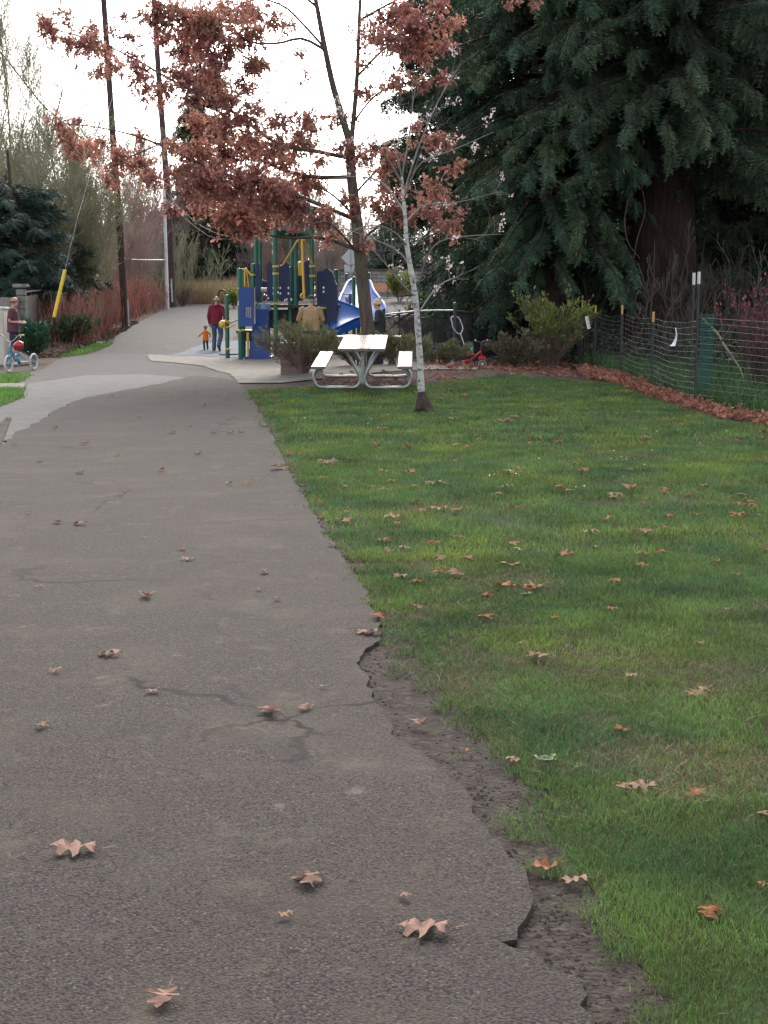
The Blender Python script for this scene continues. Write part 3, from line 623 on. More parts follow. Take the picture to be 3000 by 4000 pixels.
ct = (np.concatenate([np.array([(r * math.cos(a), y, r * math.sin(a)) for a in np.linspace(0, 2 * PI, 7)[:-1]]) for r, y in ((.04, 0), (.13, .25), (.12, .7), (.03, 1))]), np.array([(j * 6 + i, j * 6 + (i + 1) % 6, j * 6 + 6 + (i + 1) % 6, j * 6 + 6 + i) for j in range(3) for i in range(6)]))
co_ = mk('cones', *scatter(ct, cb, np.array([0, 0, -1]) + rng.normal(0, .1, cb.shape), rng.normal(size=cb.shape), rng.uniform(.11, .17, len(cb))), mat('cone', (.16, .075, .055), (.22, .11, .08), 6, .8), spruce); tag(co_, kind='stuff')
conifer('fir_tree', 'bright green young fir with layered boughs behind the black chain-link fence', 2000, 47, .3, 6.8, 3.6, 190, 14000, fir_g, dkb, 12, .16, .45, .18, .3, .8, 8.2, clear=CLR[1:])
conifer('spruce_tree', 'dark ragged conifer with thin hanging strands right behind the young tree', 1740, 58, 5.4, 17, 2.9, 130, 8500, fir_d, dkb, 17, .22, .6, .5, .9, .5, 22, curtain=.6)
conifer('fir_tree', 'tall green fir seen through the hanging oak leaves', 800, 98, 2.0, 19, 3.0, 150, 6500, fir_d, dkb, 21, .25, 1.0, .3, .5, .8, 20)
conifer('fir_tree', 'dark fir standing at the right edge beyond the tall steel fence post', 2890, 47, 1.2, 18, 4.4, 200, 15000, fir_d, dkb, 23, .35, .6, .5, .8, .5, 26, curtain=.4)
conifer('fir_tree', 'green fir above the long stone wall between oak trunk and young tree', 1585, 105, .5, 6.0, 4.6, 110, 3600, mat('grey_needles', (.07, .10, .075), (.05, .085, .065), 1.2, .6, tint=.5), dkb, 29, .2, .9, .3, .4, .7, 7.4)
conifer('fir_tree', 'shadowy fir filling the gap behind the broad reddish trunk', 2430, 54, .8, 16, 4.8, 190, 13000, fir_d, dkb, 31, .3, .7, .4, .7, .5, 24)
conifer('spruce_tree', 'dark dense conifer overhanging the wooden fence behind the man at the left', 60, 52, 1.7, 5.6, 2.6, 130, 8000, mat('blue_needles', (.040, .070, .050), (.026, .050, .038), 1.2, .6, tint=.6), dkb, 37, .2, .6, .25, .5, .6, 7.0)
conifer('fir_tree', 'small green conifer reaching over the fence beside the yellow pole marker', 235, 56, 1.9, 3.6, 1.9, 60, 1500, fir_d, dkb, 41, .12, .55, .2, .4, .6, 4.6)

# ------------------------------------------------------------------ bare trees
def bare_tree(name, label, px, Yd, h, mats, seed, n=(9, 7, 6), spread=.5, up=.35, r=.12, lens=(.45, .2, .09), ang=(.6, .6, .6), buds=None, group=None, stems=1, t0=.2, wob=.12, x0=None, low=.9, bend=.15):
    rng = np.random.default_rng(seed); x0 = At(px, 1183, Yd)[0] if x0 is None else x0; z0 = float(zt(x0, Yd))
    t = empty(name, (x0, Yd, z0), label, 'tree' if h > 3 else 'shrub', group)
    st = []
    for i in range(stems):
        a = rng.uniform(0, 2 * PI); s = spread * h * (rng.uniform(.3, 1) if stems > 1 else .06) * .5; hh = h * (rng.uniform(.7, 1) if stems > 1 else 1)
        dx, dy = math.cos(a) * s, math.sin(a) * s
        st.append(poly1([(x0, Yd, z0 - .1), (x0 + dx * .25, Yd + dy * .25, z0 + hh * .3), (x0 + dx * .6 + rng.normal(0, .02) * h, Yd + dy * .6, z0 + hh * .65), (x0 + dx, Yd + dy, z0 + hh)], r * (1 if stems == 1 else .5), r * .12, 12))
    P = np.concatenate([p for p, _ in st]); R = np.concatenate([q for _, q in st])
    mk('trunk', *tubes_np(P, R, 8), mats, t, smooth=True)
    lv = [(P, R)]; out = []
    for n_, l_, a_ in zip(n, lens, ang):
        lv.append(grow(rng, *lv[-1], n_, l_ * h, a_, up, t0, 1, 5, bend, .55, wob=wob)); t0 = .15
        out.append((lv[-1][0], np.maximum(lv[-1][1], .0035 * Yd / 40)))
    mk('crown', *merge([tubes_np(p, q, 4 if i == 0 else 3) for i, (p, q) in enumerate(out)]), mats, t)
    if buds:
        e = lv[-1][0][:, 2:].reshape(-1, 3); e = e[rng.uniform(0, 1, len(e)) < buds[1]]
        mk('buds', *scatter(pet, e + rng.normal(0, .05, e.shape), rng.normal(size=e.shape), rng.normal(size=e.shape), rng.uniform(.6, 1.3, len(e)) * buds[2]), buds[0], t)
    return t
tw_grey = mat('twig_grey', (.24, .20, .17), (.32, .27, .235), 2, .9)
tw_pink = mat('twig_pink', (.33, .22, .20), (.40, .28, .25), 2, .9)
tw_olive = mat('twig_olive', (.24, .225, .15), (.31, .29, .19), 2, .9)
bud = mat('olive_bud', (.32, .31, .15), (.26, .27, .15), 2, .8, trans=.2)
bare_tree('bare_tree', 'tall budding tree with upswept fan of twigs at the left edge', 70, 60, 14.0, tw_olive, 1, (20, 12, 10), .7, .55, .16, (.42, .17, .08), buds=(bud, .16, .06), stems=5, t0=.08)
bare_tree('bare_tree', 'budding tree with arching yellowish twigs leaning towards the tall wooden pole', 300, 57, 7.0, tw_olive, 2, (17, 12, 10), .9, .4, .12, (.5, .22, .10), buds=(bud, .22, .055), stems=6, t0=.08)
bare_tree('bare_tree', 'lower olive twigged tree over the wooden fence', 170, 54, 6.4, tw_olive, 3, (15, 11, 9), 1.0, .35, .12, (.5, .22, .10), buds=(bud, .15, .055), stems=5, t0=.08)
wd = [('bare reddish tree just right of the tall wooden pole', 560, 92, 8.5, tw_pink, 1.0), ('bare grey tree over the dark house', 655, 108, 9.5, tw_grey, 1.1), ('bare grey tree behind the tan tall grass', 760, 98, 7.6, tw_grey, 1.0),
      ('pinkish bare tree above the red jacket', 850, 104, 8.2, tw_pink, 1.0), ('bare tree behind the play tower posts', 960, 98, 7.4, tw_grey, .9), ('pinkish bare tree seen between the tower posts', 1060, 106, 7.8, tw_pink, 1.1),
      ('bare tree behind the yellow arch', 1180, 100, 7.2, tw_grey, 1.0), ('bare pale tree left of the back of the road sign', 1290, 96, 6.6, tw_grey, 1.0), ('thin tall bare tree left of the wooden pole', 420, 84, 9.5, tw_grey, .9),
      ('bare reddish tree behind the red twig hedge', 500, 78, 6.5, tw_pink, 1.0), ('bare grey tree behind the stone fence pillar', 385, 70, 6.0, tw_olive, 1.0)]
for i, (lb, px, Yd, h, m, s) in enumerate(wd):
    bare_tree('bare_tree', lb, px, Yd, h, m, 50 + i, (13, 10, 8), .7 * s, .45, .11, (.42, .18, .085), stems=4, t0=.05)
# the mass of far bare wood behind them
def thicket(name, pts, m, h, n, seed, spread=.35):
    rng = np.random.default_rng(seed); x = rng.uniform(0, 1, n); P0 = np.array(pts); xx = P0[0] + (P0[1] - P0[0]) * x[:, None] + rng.normal(0, 2.0, (n, 2)); z = zt(xx[:, 0], xx[:, 1])
    hh = h * rng.uniform(.45, 1.1, n); d = rng.normal(0, spread, (n, 2)) * hh[:, None] * .4; k = 5; u = np.linspace(0, 1, k)
    P = np.stack([xx[:, 0:1] + d[:, 0:1] * u, xx[:, 1:2] + d[:, 1:2] * u, z[:, None] - .1 + hh[:, None] * u], -1); P[:, 1:] += rng.normal(0, .12, (n, k - 1, 3))
    R = np.full((n, 1), .035) * np.linspace(1, .2, k)[None]
    a = grow(rng, P, R, 6, h * .3, .55, .45, .1, 1, 5, .15, .6); b = grow(rng, *a, 4, h * .13, .6, .35, .1, 1, 4, .15, .6)
    return tag(mk(name, *merge([tubes_np(P, R, 3), tubes_np(a[0], np.maximum(a[1], .014), 3), tubes_np(b[0], np.maximum(b[1], .010), 3)]), m), kind='stuff')
thicket('bare_thicket', [(-26, 96), (-4, 118)], tw_grey, 6.5, 520, 1); thicket('bare_thicket', [(-20, 112), (2, 118)], tw_pink, 6.0, 520, 2); thicket('bare_thicket', [(-2, 112), (16, 116)], tw_grey, 5.0, 380, 3)
thicket('bare_thicket', [(-24, 72), (-13, 90)], tw_olive, 4.5, 330, 4)
thicket('far_woods', [(-40, 130), (30, 135)], mat('twig_dark', (.18, .155, .145), (.25, .21, .195), 1, .9), 7.5, 1100, 5)
# ------------------------------------------------------------------ paints
green = mat('green_paint', (.006, .105, .062), (.004, .085, .05), 3, .4, spec=.45)
dblue = mat('dark_blue_plastic', (.006, .017, .078), (.005, .014, .064), 2, .45)
blue = mat('blue_plastic', (.009, .05, .225), (.008, .043, .19), 2, .42)
lblue = mat('slide_blue', (.03, .13, .48), (.025, .11, .40), 1.5, .5, spec=.3)
yellow = mat('yellow_paint', (.70, .42, .03), (.62, .36, .03), 3, .45)
steel = mat('galvanised_steel', (.30, .31, .31), (.40, .41, .41), 14, .42, metal=.75)
black = mat('black_paint', (.012, .012, .013), (.02, .02, .02), 8, .45)
white = mat('white_paint', (.72, .72, .70), (.62, .61, .58), 5, .5)
grey = mat('sign_back', (.60, .61, .62), (.52, .53, .54), 4, .6)
wood = mat('weathered_wood', (.16, .145, .125), (.25, .225, .20), 3, .9, .5, 20, stretch=(6, 6, .6))
orange_wood = mat('orange_wood', (.52, .24, .11), (.60, .30, .15), 4, .5, stretch=(.6, 5, 5))
stone = mat('grey_stone', (.17, .16, .15), (.27, .255, .235), 5, .9, .7, 18)

# ------------------------------------------------------------------ picnic tables
plank_m = mat('table_plank', (.16, .105, .09), (.22, .155, .135), 2.2, .22, .015, 60, stretch=(9, .8, 9), spec=1.0)
def picnic_table(loc, rot, label):
    t = empty('picnic_table', loc, label, 'table', None, 0, True); t.rotation_euler = rot
    for i in (-1, 0, 1):
        MB().box((i * .275, 1.2, .735), (.262, 2.4, .05), bev=.008).build('tabletop', plank_m, t)
    for s in (-1, 1): MB().box((s * .75, 1.2, .425), (.25, 2.4, .05), bev=.008).build('seat', plank_m, t)
    for y in (.42, 1.98):
        for s in (-1, 1):
            p = [(s * .30, y, .70), (s * .19, y, .50), (s * .065, y, .26), (s * .045, y, .12), (s * .13, y, .035), (s * .30, y, .028), (s * .66, y, .028), (s * .80, y, .06), (s * .86, y, .18), (s * .83, y, .32), (s * .74, y, .395)]
            MB().smooth(p, .028, 12).build('frame_tube', steel, t, smooth=True)
        MB().box((0, y, .40), (.05, .035, .60)).box((0, y, .685), (.74, .06, .04)).build('centre_post', steel, t)
        for s in (-1, 1): MB().box((s * .75, y, .385), (.22, .05, .03)).build('seat_bracket', steel, t)
    for s in (-1, 1): MB().tube([(0, 1.2, .66), (0, 1.2 + s * .70, .25)], .018).build('brace', steel, t, smooth=True)
    for s in (-1, 1): MB().box((s * .78, .45, .34), (.15, .012, .16), ry=s * .3).build('gusset', steel, t)
    return t
tb = picnic_table((At(1412, 1400, 25)[0] - .0, 25.0, float(zt(-.4, 25.4)) + .0), (rad(4.3), 0, rad(-1.35)), 'shiny brown plank picnic table with bent steel tube legs on the lawn')
t2 = dup(tb); t2.location = (At(1590, 1400, 35)[0], 35.0, float(zt(-.3, 35)) + .0); t2.rotation_euler = (0, 0, rad(90)); t2.scale = (1, 1, 1)
t2['label'] = 'second picnic table half hidden behind the clipped shrubs, beside the man in tan jacket'

# ------------------------------------------------------------------ play tower
pt = empty('play_tower', (-2.9, 43.2, 0), 'big blue and green play tower with pitched roof, yellow bars and a slide', 'play structure')
def pole(px, Y, ztop, par, r=.064, name='post', m=None, zb=-.05, collars=()):
    x = At(px, 1183, Y)[0]; z0 = float(zt(x, Y)) + zb
    o = MB().lathe([(r, z0), (r, ztop - r * .6), (r * .86, ztop - r * .25), (r * .5, ztop), (.004, ztop + .005)], (x, Y, 0), 18).build(name, m or green, par, smooth=True)
    for c in collars:
        MB().lathe([(r + .004, c - .028), (r + .016, c - .024), (r + .016, c + .024), (r + .004, c + .028)], (x, Y, 0), 18).box((x + r + .02, Y, c), (.05, .04, .035)).build('collar', yellow, o)
    return x
tops = 4.3
pole(937, 40.8, 2.56, pt, collars=(2.0, 1.55, .83)); pole(949, 42.2, 2.58, pt)
pole(991, 42.0, 2.73, pt, collars=(2.4, 1.6))
pole(1003, 42.4, tops, pt); pole(1018, 44.2, tops, pt); pole(1076, 41.2, tops, pt, collars=(2.62, 2.42, 1.58, .05))
pole(1143, 44.9, tops, pt, collars=(2.35, 2.2, 1.5)); pole(1158, 43.6, tops, pt); pole(1219, 42.2, tops, pt, collars=(2.65, 2.37, 1.48))
pole(1312, 44.0, 2.60, pt, collars=(2.0,)); pole(1133, 42.5, 2.65, pt); pole(1261, 43.0, 1.5, pt, collars=(1.45,))
cx, cyy = At(1112, 1183, 43.1)[0], 43.1
def hexpts(r, z): return [(cx + r * math.cos(a), cyy + r * math.sin(a), z) for a in np.linspace(0, 2 * PI, 7)[:-1] + .26]
V = np.array(hexpts(1.12, 4.24) + hexpts(1.16, 4.38) + hexpts(.30, 4.98) + hexpts(.30, 5.08) + [(cx, cyy, 5.22)]); F4 = [(6 * k + i, 6 * k + (i + 1) % 6, 6 * k + 6 + (i + 1) % 6, 6 * k + 6 + i) for k in range(3) for i in range(6)]
mk('roof', V, [np.array(F4), np.array([(18 + i, 18 + (i + 1) % 6, 24) for i in range(6)]), np.array([[5, 4, 3, 2, 1, 0]])], green, pt)
b = MB()
for (p0, p1) in (((1003, 42.4), (1076, 41.2)), ((1076, 41.2), (1158, 43.6)), ((1158, 43.6), (1219, 42.2)), ((1003, 42.4), (1018, 44.2))):
    A = At(p0[0], 1183, p0[1]); B2 = At(p1[0], 1183, p1[1]); c = ((A[0] + B2[0]) / 2, (A[1] + B2[1]) / 2, 3.58); L = math.hypot(B2[0] - A[0], B2[1] - A[1])
    b.box(c, (L - .1, .05, .2), rz=math.atan2(B2[1] - A[1], B2[0] - A[0]))
b.build('roof_beam', green, pt)
# decks
b = MB(); Vd = [(p[0], p[1]) for p in hexpts(.98, 0)]
bm = bmesh.new(); f = bm.faces.new([bm.verts.new((x, y, 1.46)) for x, y in Vd]); r = bmesh.ops.extrude_face_region(bm, geom=[f])
for v in [g for g in r['geom'] if isinstance(g, bmesh.types.BMVert)]: v.co.z += .09
b.bm(bm); b.build('deck', black, pt)
for c_, d_ in (((At(1280, 1183, 43.5)[0], 43.6, 1.5), (.75, .9, .09)), ((At(965, 1183, 42)[0], 42.0, .78), (.55, 1.1, .09)), ((At(1028, 1183, 42)[0], 42.1, .62), (.42, .55, .09))): MB().box(c_, d_, bev=.01).build('deck', black, pt)
dkp = mat('dark_panel', (.006, .008, .016), rough=.5); MB().box((cx - .05, cyy - .35, 1.13), (1.5, .05, .55)).build('under_panel', dkp, pt); MB().box((At(957, 1183, 41.6)[0], 41.7, .62), (.45, .05, .22)).build('under_panel', dkp, pt)
# upright blue panels with rounded tops
def rpanel(x0, x1, y0, y1, Y, m=dblue, t=.03, name='panel'):
    a = xz(x0, y1, Y); c = xz(x1, y0, Y); w = (c[0] - a[0]) / 2; mx = (a[0] + c[0]) / 2; rr = min(w, .16)
    P = [(a[0], a[1]), (c[0], a[1])] + [(mx + (w - rr) + rr * math.cos(u), c[1] - rr + rr * math.sin(u)) for u in np.linspace(0, PI / 2, 6)] + [(mx - (w - rr) - rr * math.sin(u), c[1] - rr + rr * math.cos(u)) for u in np.linspace(0, PI / 2, 6)]
    return MB().prism(P, t, (0, Y, 0)).build(name, m, pt)
rpanel(1000, 1017, 1028, 1178, 41.8); rpanel(1043, 1068, 1025, 1176, 41.7); rpanel(1090, 1131, 1023, 1177, 41.9); rpanel(1187, 1214, 1020, 1160, 42.4)
rpanel(1160, 1182, 1075, 1175, 43.8); rpanel(1132, 1150, 1040, 1170, 44.6); rpanel(1020, 1046, 1098, 1130, 44.5)
b = MB(); 
for x, y in ((1095, 1125), (1095, 1147), (1127, 1125), (1127, 1147), (1068, 1125), (1068, 1147), (1048, 1165), (1120, 1170), (1138, 1170), (1113, 1173), (1264, 1124), (1264, 1140)): MB().ball(At(x, y, 41.55), (.028, .02, .035), 8, 6).build('fitting', white, pt)
# slotted play panel made of slabs and bars so that the slots are open
Yp = 40.55; fr = MB()
def pr(x0, x1, y0, y1, mb, Y=Yp, t=.03):
    a = xz(x0, y1, Y); c = xz(x1, y0, Y); mb.box(((a[0] + c[0]) / 2, Y, (a[1] + c[1]) / 2), (c[0] - a[0], t, c[1] - a[1]))
pr(934, 993, 1122, 1200, fr); pr(934, 993, 1239, 1275, fr)
sx = [934, 949, 952, 956, 959, 963, 966, 970, 973, 977, 980, 993]
for i in range(0, 12, 2): pr(sx[i], sx[i + 1], 1200, 1239, fr)
fr.build('slotted_panel', blue, pt)
ed = MB(); pr(993.2, 996, 1122, 1265, ed); ed.build('panel_edge', mat('tan_edge', (.42, .30, .22), rough=.6), pt)
b = MB(); b.lathe([(.012, -.012), (.07, -.012), (.07, .012), (.012, .012)], At(937, 1184, Yp + .06), 16, 'y'); b.build('turning_disc', mat('disc', (.62, .55, .45), rough=.5), pt); b = MB(); b.lathe([(.012, -.012), (.07, -.012), (.07, .012), (.012, .012)], At(990, 1184, Yp + .06), 16, 'y'); b.build('turning_disc', mat('disc', (.62, .55, .45), rough=.5), pt)
# stepped climber
lv = [(1406, 1392, 958, 1062), (1392, 1362, 974, 1052), (1362, 1332, 976, 1051), (1332, 1301, 983, 1050), (1301, 1270, 987, 1049), (1270, 1239, 992, 1047), (1239, 1207, 999, 1046)]
b = MB()
for i, (yb, yt, xa, xb) in enumerate(lv):
    a = xz(xa, yb, 41.2); c = xz(xb, yt, 41.2); d = .95 - i * .11
    b.box(((a[0] + c[0]) / 2, 41.2 + .3, (a[1] + c[1]) / 2), (c[0] - a[0], d, (c[1] - a[1]) * .99), bev=.006)
    if i > 1: b.box(((a[0] + c[0]) / 2 + .12, 41.2 + .3 - d / 2 - .02, c[1] - .06), (.2, .06, .05), bev=.012)
b.build('climber', blue, pt)
# yellow bars
b = lambda pts, r=.021, nm='grab_bar': MB().smooth(pts, r, 10).build(nm, yellow, pt, smooth=True)
b([At(1093, 1037, 41.3), At(1106, 1032, 41.3), At(1135, 985, 41.0), At(1160, 943, 40.8), At(1175, 932, 40.8), At(1190, 940, 40.8)]); b([At(1178, 932, 40.8), At(1193, 950, 41.2), At(1211, 1000, 41.9), At(1219, 1033, 42.1)])
MB().tube([At(1179, 933, 40.8), At(1183, 1050, 40.8), At(1188, 1172, 40.8)], .036, 12).build('slide_pole', yellow, pt, smooth=True)
b([At(1188, 1165, 40.75), At(1176, 1162, 40.6), At(1175, 1152, 40.6), At(1184, 1147, 40.75)], .022)
b([At(956, 1120, 42), At(956, 1058, 42), At(961, 1050, 42), At(970, 1062, 42), At(999, 1097, 42)], .024); b([At(960, 1055, 42.6), At(967, 1080, 42.6), At(972, 1125, 42.6)], .02)
MB().tube([At(968, 1300, 41.1), At(969, 1395, 41.1)], .036).build('slide_pole', yellow, pt, smooth=True); MB().tube([At(1020, 1132, 42.2), At(1047, 1132, 42.2)], .06).build('roller', mat('pale_roller', (.62, .56, .42), rough=.5), pt, smooth=True)
p = [xz(x, y, 43.2) for x, y in ((1163, 1032), (1179, 1022), (1180, 1075), (1167, 1077))]; MB().prism(p, .25, (0, 43.2, 0)).build('bucket', yellow, pt); MB().ball(At(1171, 1027, 43.15), (.07, .1, .05), 10, 6).build('bucket_lid', white, pt)
# slide: hood, trough, skirt
p = [xz(x, y, 43.2) for x, y in ((1238, 1062), (1264, 1058), (1272, 1048), (1284, 1050), (1300, 1066), (1314, 1112), (1319, 1165), (1314, 1292), (1240, 1292))]
MB().prism(p, .55, (0, 43.4, 0)).build('slide_hood', dblue, pt)
sec = [((1290, 1155, 44.2), (1290, 1222, 43.4), (1290, 1285, 42.6)), ((1318, 1174, 44.3), (1318, 1232, 43.5), (1318, 1278, 42.7)), ((1360, 1190, 44.5), (1360, 1226, 43.9), (1360, 1258, 43.2)), ((1400, 1206, 44.6), (1400, 1228, 44.2), (1400, 1241, 43.7)), ((1440, 1224, 44.7), (1440, 1236, 44.4), (1440, 1243, 44.0))]
V, F = [], []
for a, m, c in sec:
    A, M_, C = (np.array(At(*k)) for k in (a, m, c))
    for u in np.linspace(0, 1, 9): V.append((1 - u) ** 2 * A + 2 * u * (1 - u) * (2 * M_ - (A + C) / 2) + u * u * C - np.array([0, 0, .10 * math.sin(PI * u)]))
    V.append(C - np.array([0, -.03, .28]))
for i in range(4):
    for j in range(9): F.append((i * 10 + j, i * 10 + j + 1, i * 10 + j + 11, i * 10 + j + 10))
mk('slide', V, [np.array(F)], lblue, pt, smooth=True)
for k in (0, 2): MB().smooth([At(*s[k]) for s in sec], .03, 8).build('slide_rim', lblue, pt, smooth=True)
# free post with drum, linked to the tower by a bar
pole(886, 41.7, 1.83, pt, r=.062, collars=(1.07, .91, .28)); x0 = At(886, 1183, 41.7)[0]
MB().tube([(x0, 41.7, .99), At(935, 1247, 40.8)], .022).build('rail', steel, pt, smooth=True)
MB().ball((x0 - .14, 41.7, .99), (.10, .12, .115), 16, 10).lathe([(.125, -.015), (.125, .015)], (x0 - .06, 41.7, .99), 16, 'x').build('drum', yellow, pt, smooth=True)

# second play structure further back
p2 = empty('slide_tower', (At(1400, 1183, 62)[0], 62, 0), 'farther play structure with a wide flared blue slide behind the oak trunk', 'play structure')
for px, Y, y in ((1353, 63, 1068), (1382, 60.5, 1081), (1440, 63, 1064), (1400, 64, 1070)): pole(px, Y, At(px, y, Y)[2], p2, .075, collars=(1.4,) if px == 1382 else ())
Lc = [At(1382, 1091, 63), At(1360, 1100, 62.5), At(1344, 1130, 61.5), At(1330, 1160, 60.5), At(1318, 1195, 59.5), At(1312, 1230, 58.8)]; Rc = [At(1430, 1091, 63), At(1447, 1102, 62.5), At(1460, 1135, 61.5), At(1483, 1165, 60.5), At(1503, 1195, 59.5), At(1510, 1230, 58.8)]
MB().smooth(Lc, .06, 8).build('slide_rim', lblue, p2, smooth=True); MB().smooth(Rc, .06, 8).build('slide_rim', lblue, p2, smooth=True)
V, F = [], []
for a, c in zip(curve(Lc, 4), curve(Rc, 4)):
    for u in np.linspace(0, 1, 7): V.append(a * (1 - u) + c * u + np.array([0, .5 * math.sin(PI * u), -.25 * math.sin(PI * u) - .1 * math.sin(3 * PI * u) ** 2]))
n = len(V) // 7; F = [(i * 7 + j, i * 7 + j + 1, i * 7 + j + 8, i * 7 + j + 7) for i in range(n - 1) for j in range(6)]
mk('slide', V, [np.array(F)], lblue, p2, smooth=True)
a = At(1343, 1174, 61); MB().box(a, (.45, .05, .28)).build('panel', yellow, p2); a = At(1368, 1172, 60.8); MB().box(a, (.14, .06, .5), bev=.02).build('panel', blue, p2); MB().tube([At(1322, 1147, 61), At(1378, 1149, 61)], .025).build('rail', blue, p2)

# ------------------------------------------------------------------ bench, stone wall, sign, house, poles beyond
bn = empty('park_bench', (At(1444, 1183, 92)[0], 92, float(zt(-.9, 92))), 'orange slatted bench against the long stone wall', 'bench'); x0, x1 = At(1365, 1130, 92)[0], At(1523, 1130, 92)[0]; zb = float(zt(-.9, 92)); xc, w = (x0 + x1) / 2, x1 - x0
b = MB(); [b.box((xc, 92.25 + i * .02, zb + .52 + i * .075), (w, .03, .062)) for i in range(6)]; b.build('backrest', orange_wood, bn)
b = MB(); [b.box((xc, 91.75 + i * .09, zb + .45), (w, .08, .03)) for i in range(5)]; b.build('seat', orange_wood, bn)
for s in (0, .5, 1): xx = x0 + .12 + (w - .24) * s; MB().box((xx, 91.95, zb + .21), (.06, .45, .05)).box((xx, 91.78, zb + .2), (.06, .06, .46)).box((xx, 92.22, zb + .45), (.06, .05, .95)).build('leg', black, bn)
sw_m = bpy.data.materials.new('stone_blocks'); sw_m.use_nodes = True; N = sw_m.node_tree.nodes; L = sw_m.node_tree.links; bk = N.new('ShaderNodeTexBrick'); tc = N.new('ShaderNodeTexCoord'); mp = N.new('ShaderNodeMapping'); mp.inputs['Rotation'].default_value = (PI / 2, 0, 0)
L.new(tc.outputs['Object'], mp.inputs[0]); L.new(mp.outputs[0], bk.inputs['Vector']); bk.inputs['Scale'].default_value = 1.0; bk.inputs['Brick Width'].default_value = .62; bk.inputs['Row Height'].default_value = .24; bk.inputs['Mortar Size'].default_value = .02
bk.inputs['Color1'].default_value = (.19, .18, .17, 1); bk.inputs['Color2'].default_value = (.29, .275, .255, 1); bk.inputs['Mortar'].default_value = (.08, .075, .07, 1); L.new(bk.outputs['Color'], N['Principled BSDF'].inputs['Base Color']); N['Principled BSDF'].inputs['Roughness'].default_value = .9
swt = empty('stone_wall', (At(1490, 1183, 96)[0], 96, 2.0), 'long grey block retaining wall with a dark coping behind the bench', 'wall'); xa, xb = At(1270, 1100, 96)[0], At(1980, 1100, 96)[0]
MB().box(((xa + xb) / 2, 96.2, 2.75), (xb - xa, .4, 1.9)).build('blockwork', sw_m, swt); MB().box(((xa + xb) / 2, 96.2, 3.75), (xb - xa + .1, .55, .13), bev=.02).build('coping', mat('dark_coping', (.07, .066, .062), (.11, .10, .095), 4, .9), swt)
sg = empty('road_sign', (At(1367, 1183, 78)[0], 78, float(zt(-1.8, 78))), 'grey back of a diamond road sign with a small plate below it', 'sign'); c = At(1370, 1006, 77.9); h = .52
MB().prism([(c[0] + h * math.cos(a + PI / 4 * 0), c[2] + h * math.sin(a)) for a in (0, PI / 2, PI, 3 * PI / 2)], .012, (0, 77.9, 0)).build('sign_plate', grey, sg); c2 = At(1364, 1048, 77.9); MB().box((c2[0], 77.9, c2[2]), (.52, .012, .37), bev=.004).build('sign_plate', grey, sg)
MB().box((c[0], 78 - .16, (c[2] + .5 + .9) / 2 + .0), (.05, .05, c[2] + .4 - .9)).build('post', steel, sg)
hs_ = empty('house', (At(690, 1183, 112)[0], 114, float(zt(-16, 112))), 'dark grey house with white windows half hidden by bare trees', 'house'); zh = 1.8; xa, xb = At(600, 1100, 112)[0], At(800, 1100, 112)[0]
hm = mat('house_siding', (.085, .085, .09), (.11, .108, .11), 3, .85, stretch=(.4, .4, 9)); MB().box(((xa + xb) / 2, 115, zh + 1.45), (xb - xa, 6, 3.3)).build('wall', hm, hs_)
MB().prism([(xa - .4, zh + 3.0), (xb + .4, zh + 3.0), ((xa + xb) / 2, zh + 4.9)], 6.8, (0, 115, 0)).build('roof', mat('dark_shingle', (.04, .038, .037), (.06, .057, .055), 8, .95), hs_)
for x, ww in ((613, 16), (690, 13), (719, 20)):
    c = At(x, 1065, 111.9); f = MB().box((c[0] - ww / 100, 111.95, c[2]), (.06, .12, .9)).box((c[0] + ww / 100, 111.95, c[2]), (.06, .12, .9)).box((c[0], 111.95, c[2] + .42), (ww / 50 + .06, .12, .06)).box((c[0], 111.95, c[2] - .42), (ww / 50 + .06, .12, .06)).box((c[0], 111.95, c[2]), (.04, .1, .8)).build('window', white, hs_)
    MB().box((c[0], 111.98, c[2]), (ww / 50, .03, .8)).build('pane', mat('window_glass', (.30, .32, .34), rough=.15), f)
pole_m = mat('pole_wood', (.055, .036, .030), (.10, .066, .055), 2.6, .9, .6, 22, stretch=(5, 5, .9), c3=(.022, .017, .016), s3=1.7)
def upole(label, pts, Y, r0, r1, arm=None):
    P = [At(x, y, Y) for x, y in pts]; t = empty('utility_pole', P[0], label, 'pole'); MB().tube(P, [r0, r1], 16).build('shaft', pole_m, t, smooth=True)
    if arm: MB().box(At(*arm[0], Y - .2), (1.9, .1, .12)).build('crossarm', pole_m, t); b = MB(); [b.lathe([(.03, 0), (.05, .05), (.03, .1), (.045, .15), (.01, .2)], tuple(np.array(At(*arm[0], Y - .2)) + [d, 0, .06]), 10) for d in (-.85, .5, .85)]; b.build('insulator', white, t)
    return t
up = upole('brown wooden utility pole leaning left beside the red twig hedge', [(492, 1292), (462, 800), (440, 520), (424, 280), (398, -100), (352, -800)], 60, .155, .10)
MB().tube([At(503, 1275, 59.8), At(499, 1170, 59.8)], .03).build('conduit', grey, up)
u2 = upole('brown wooden utility pole standing close behind the silver pole', [(677, 1225), (660, 840), (640, 560), (618, 270), (602, 0), (560, -700)], 82, .20, .13, arm=((668, 561),)); MB().tube([At(673, 1180, 81.7), At(669, 1090, 81.7)], .04).build('conduit', grey, u2)
silver = mat('silver_paint', (.55, .55, .56), (.62, .62, .63), 2, .4, metal=.2)
sp = empty('metal_pole', (*At(655, 1210, 79)[:2], 1.2), 'slim silver metal pole with a long thin horizontal arm', 'pole'); MB().tube([At(655, 1215, 79), At(648, 980, 79), At(640, 740, 79)], [.10, .075], 14).build('shaft', silver, sp, smooth=True)
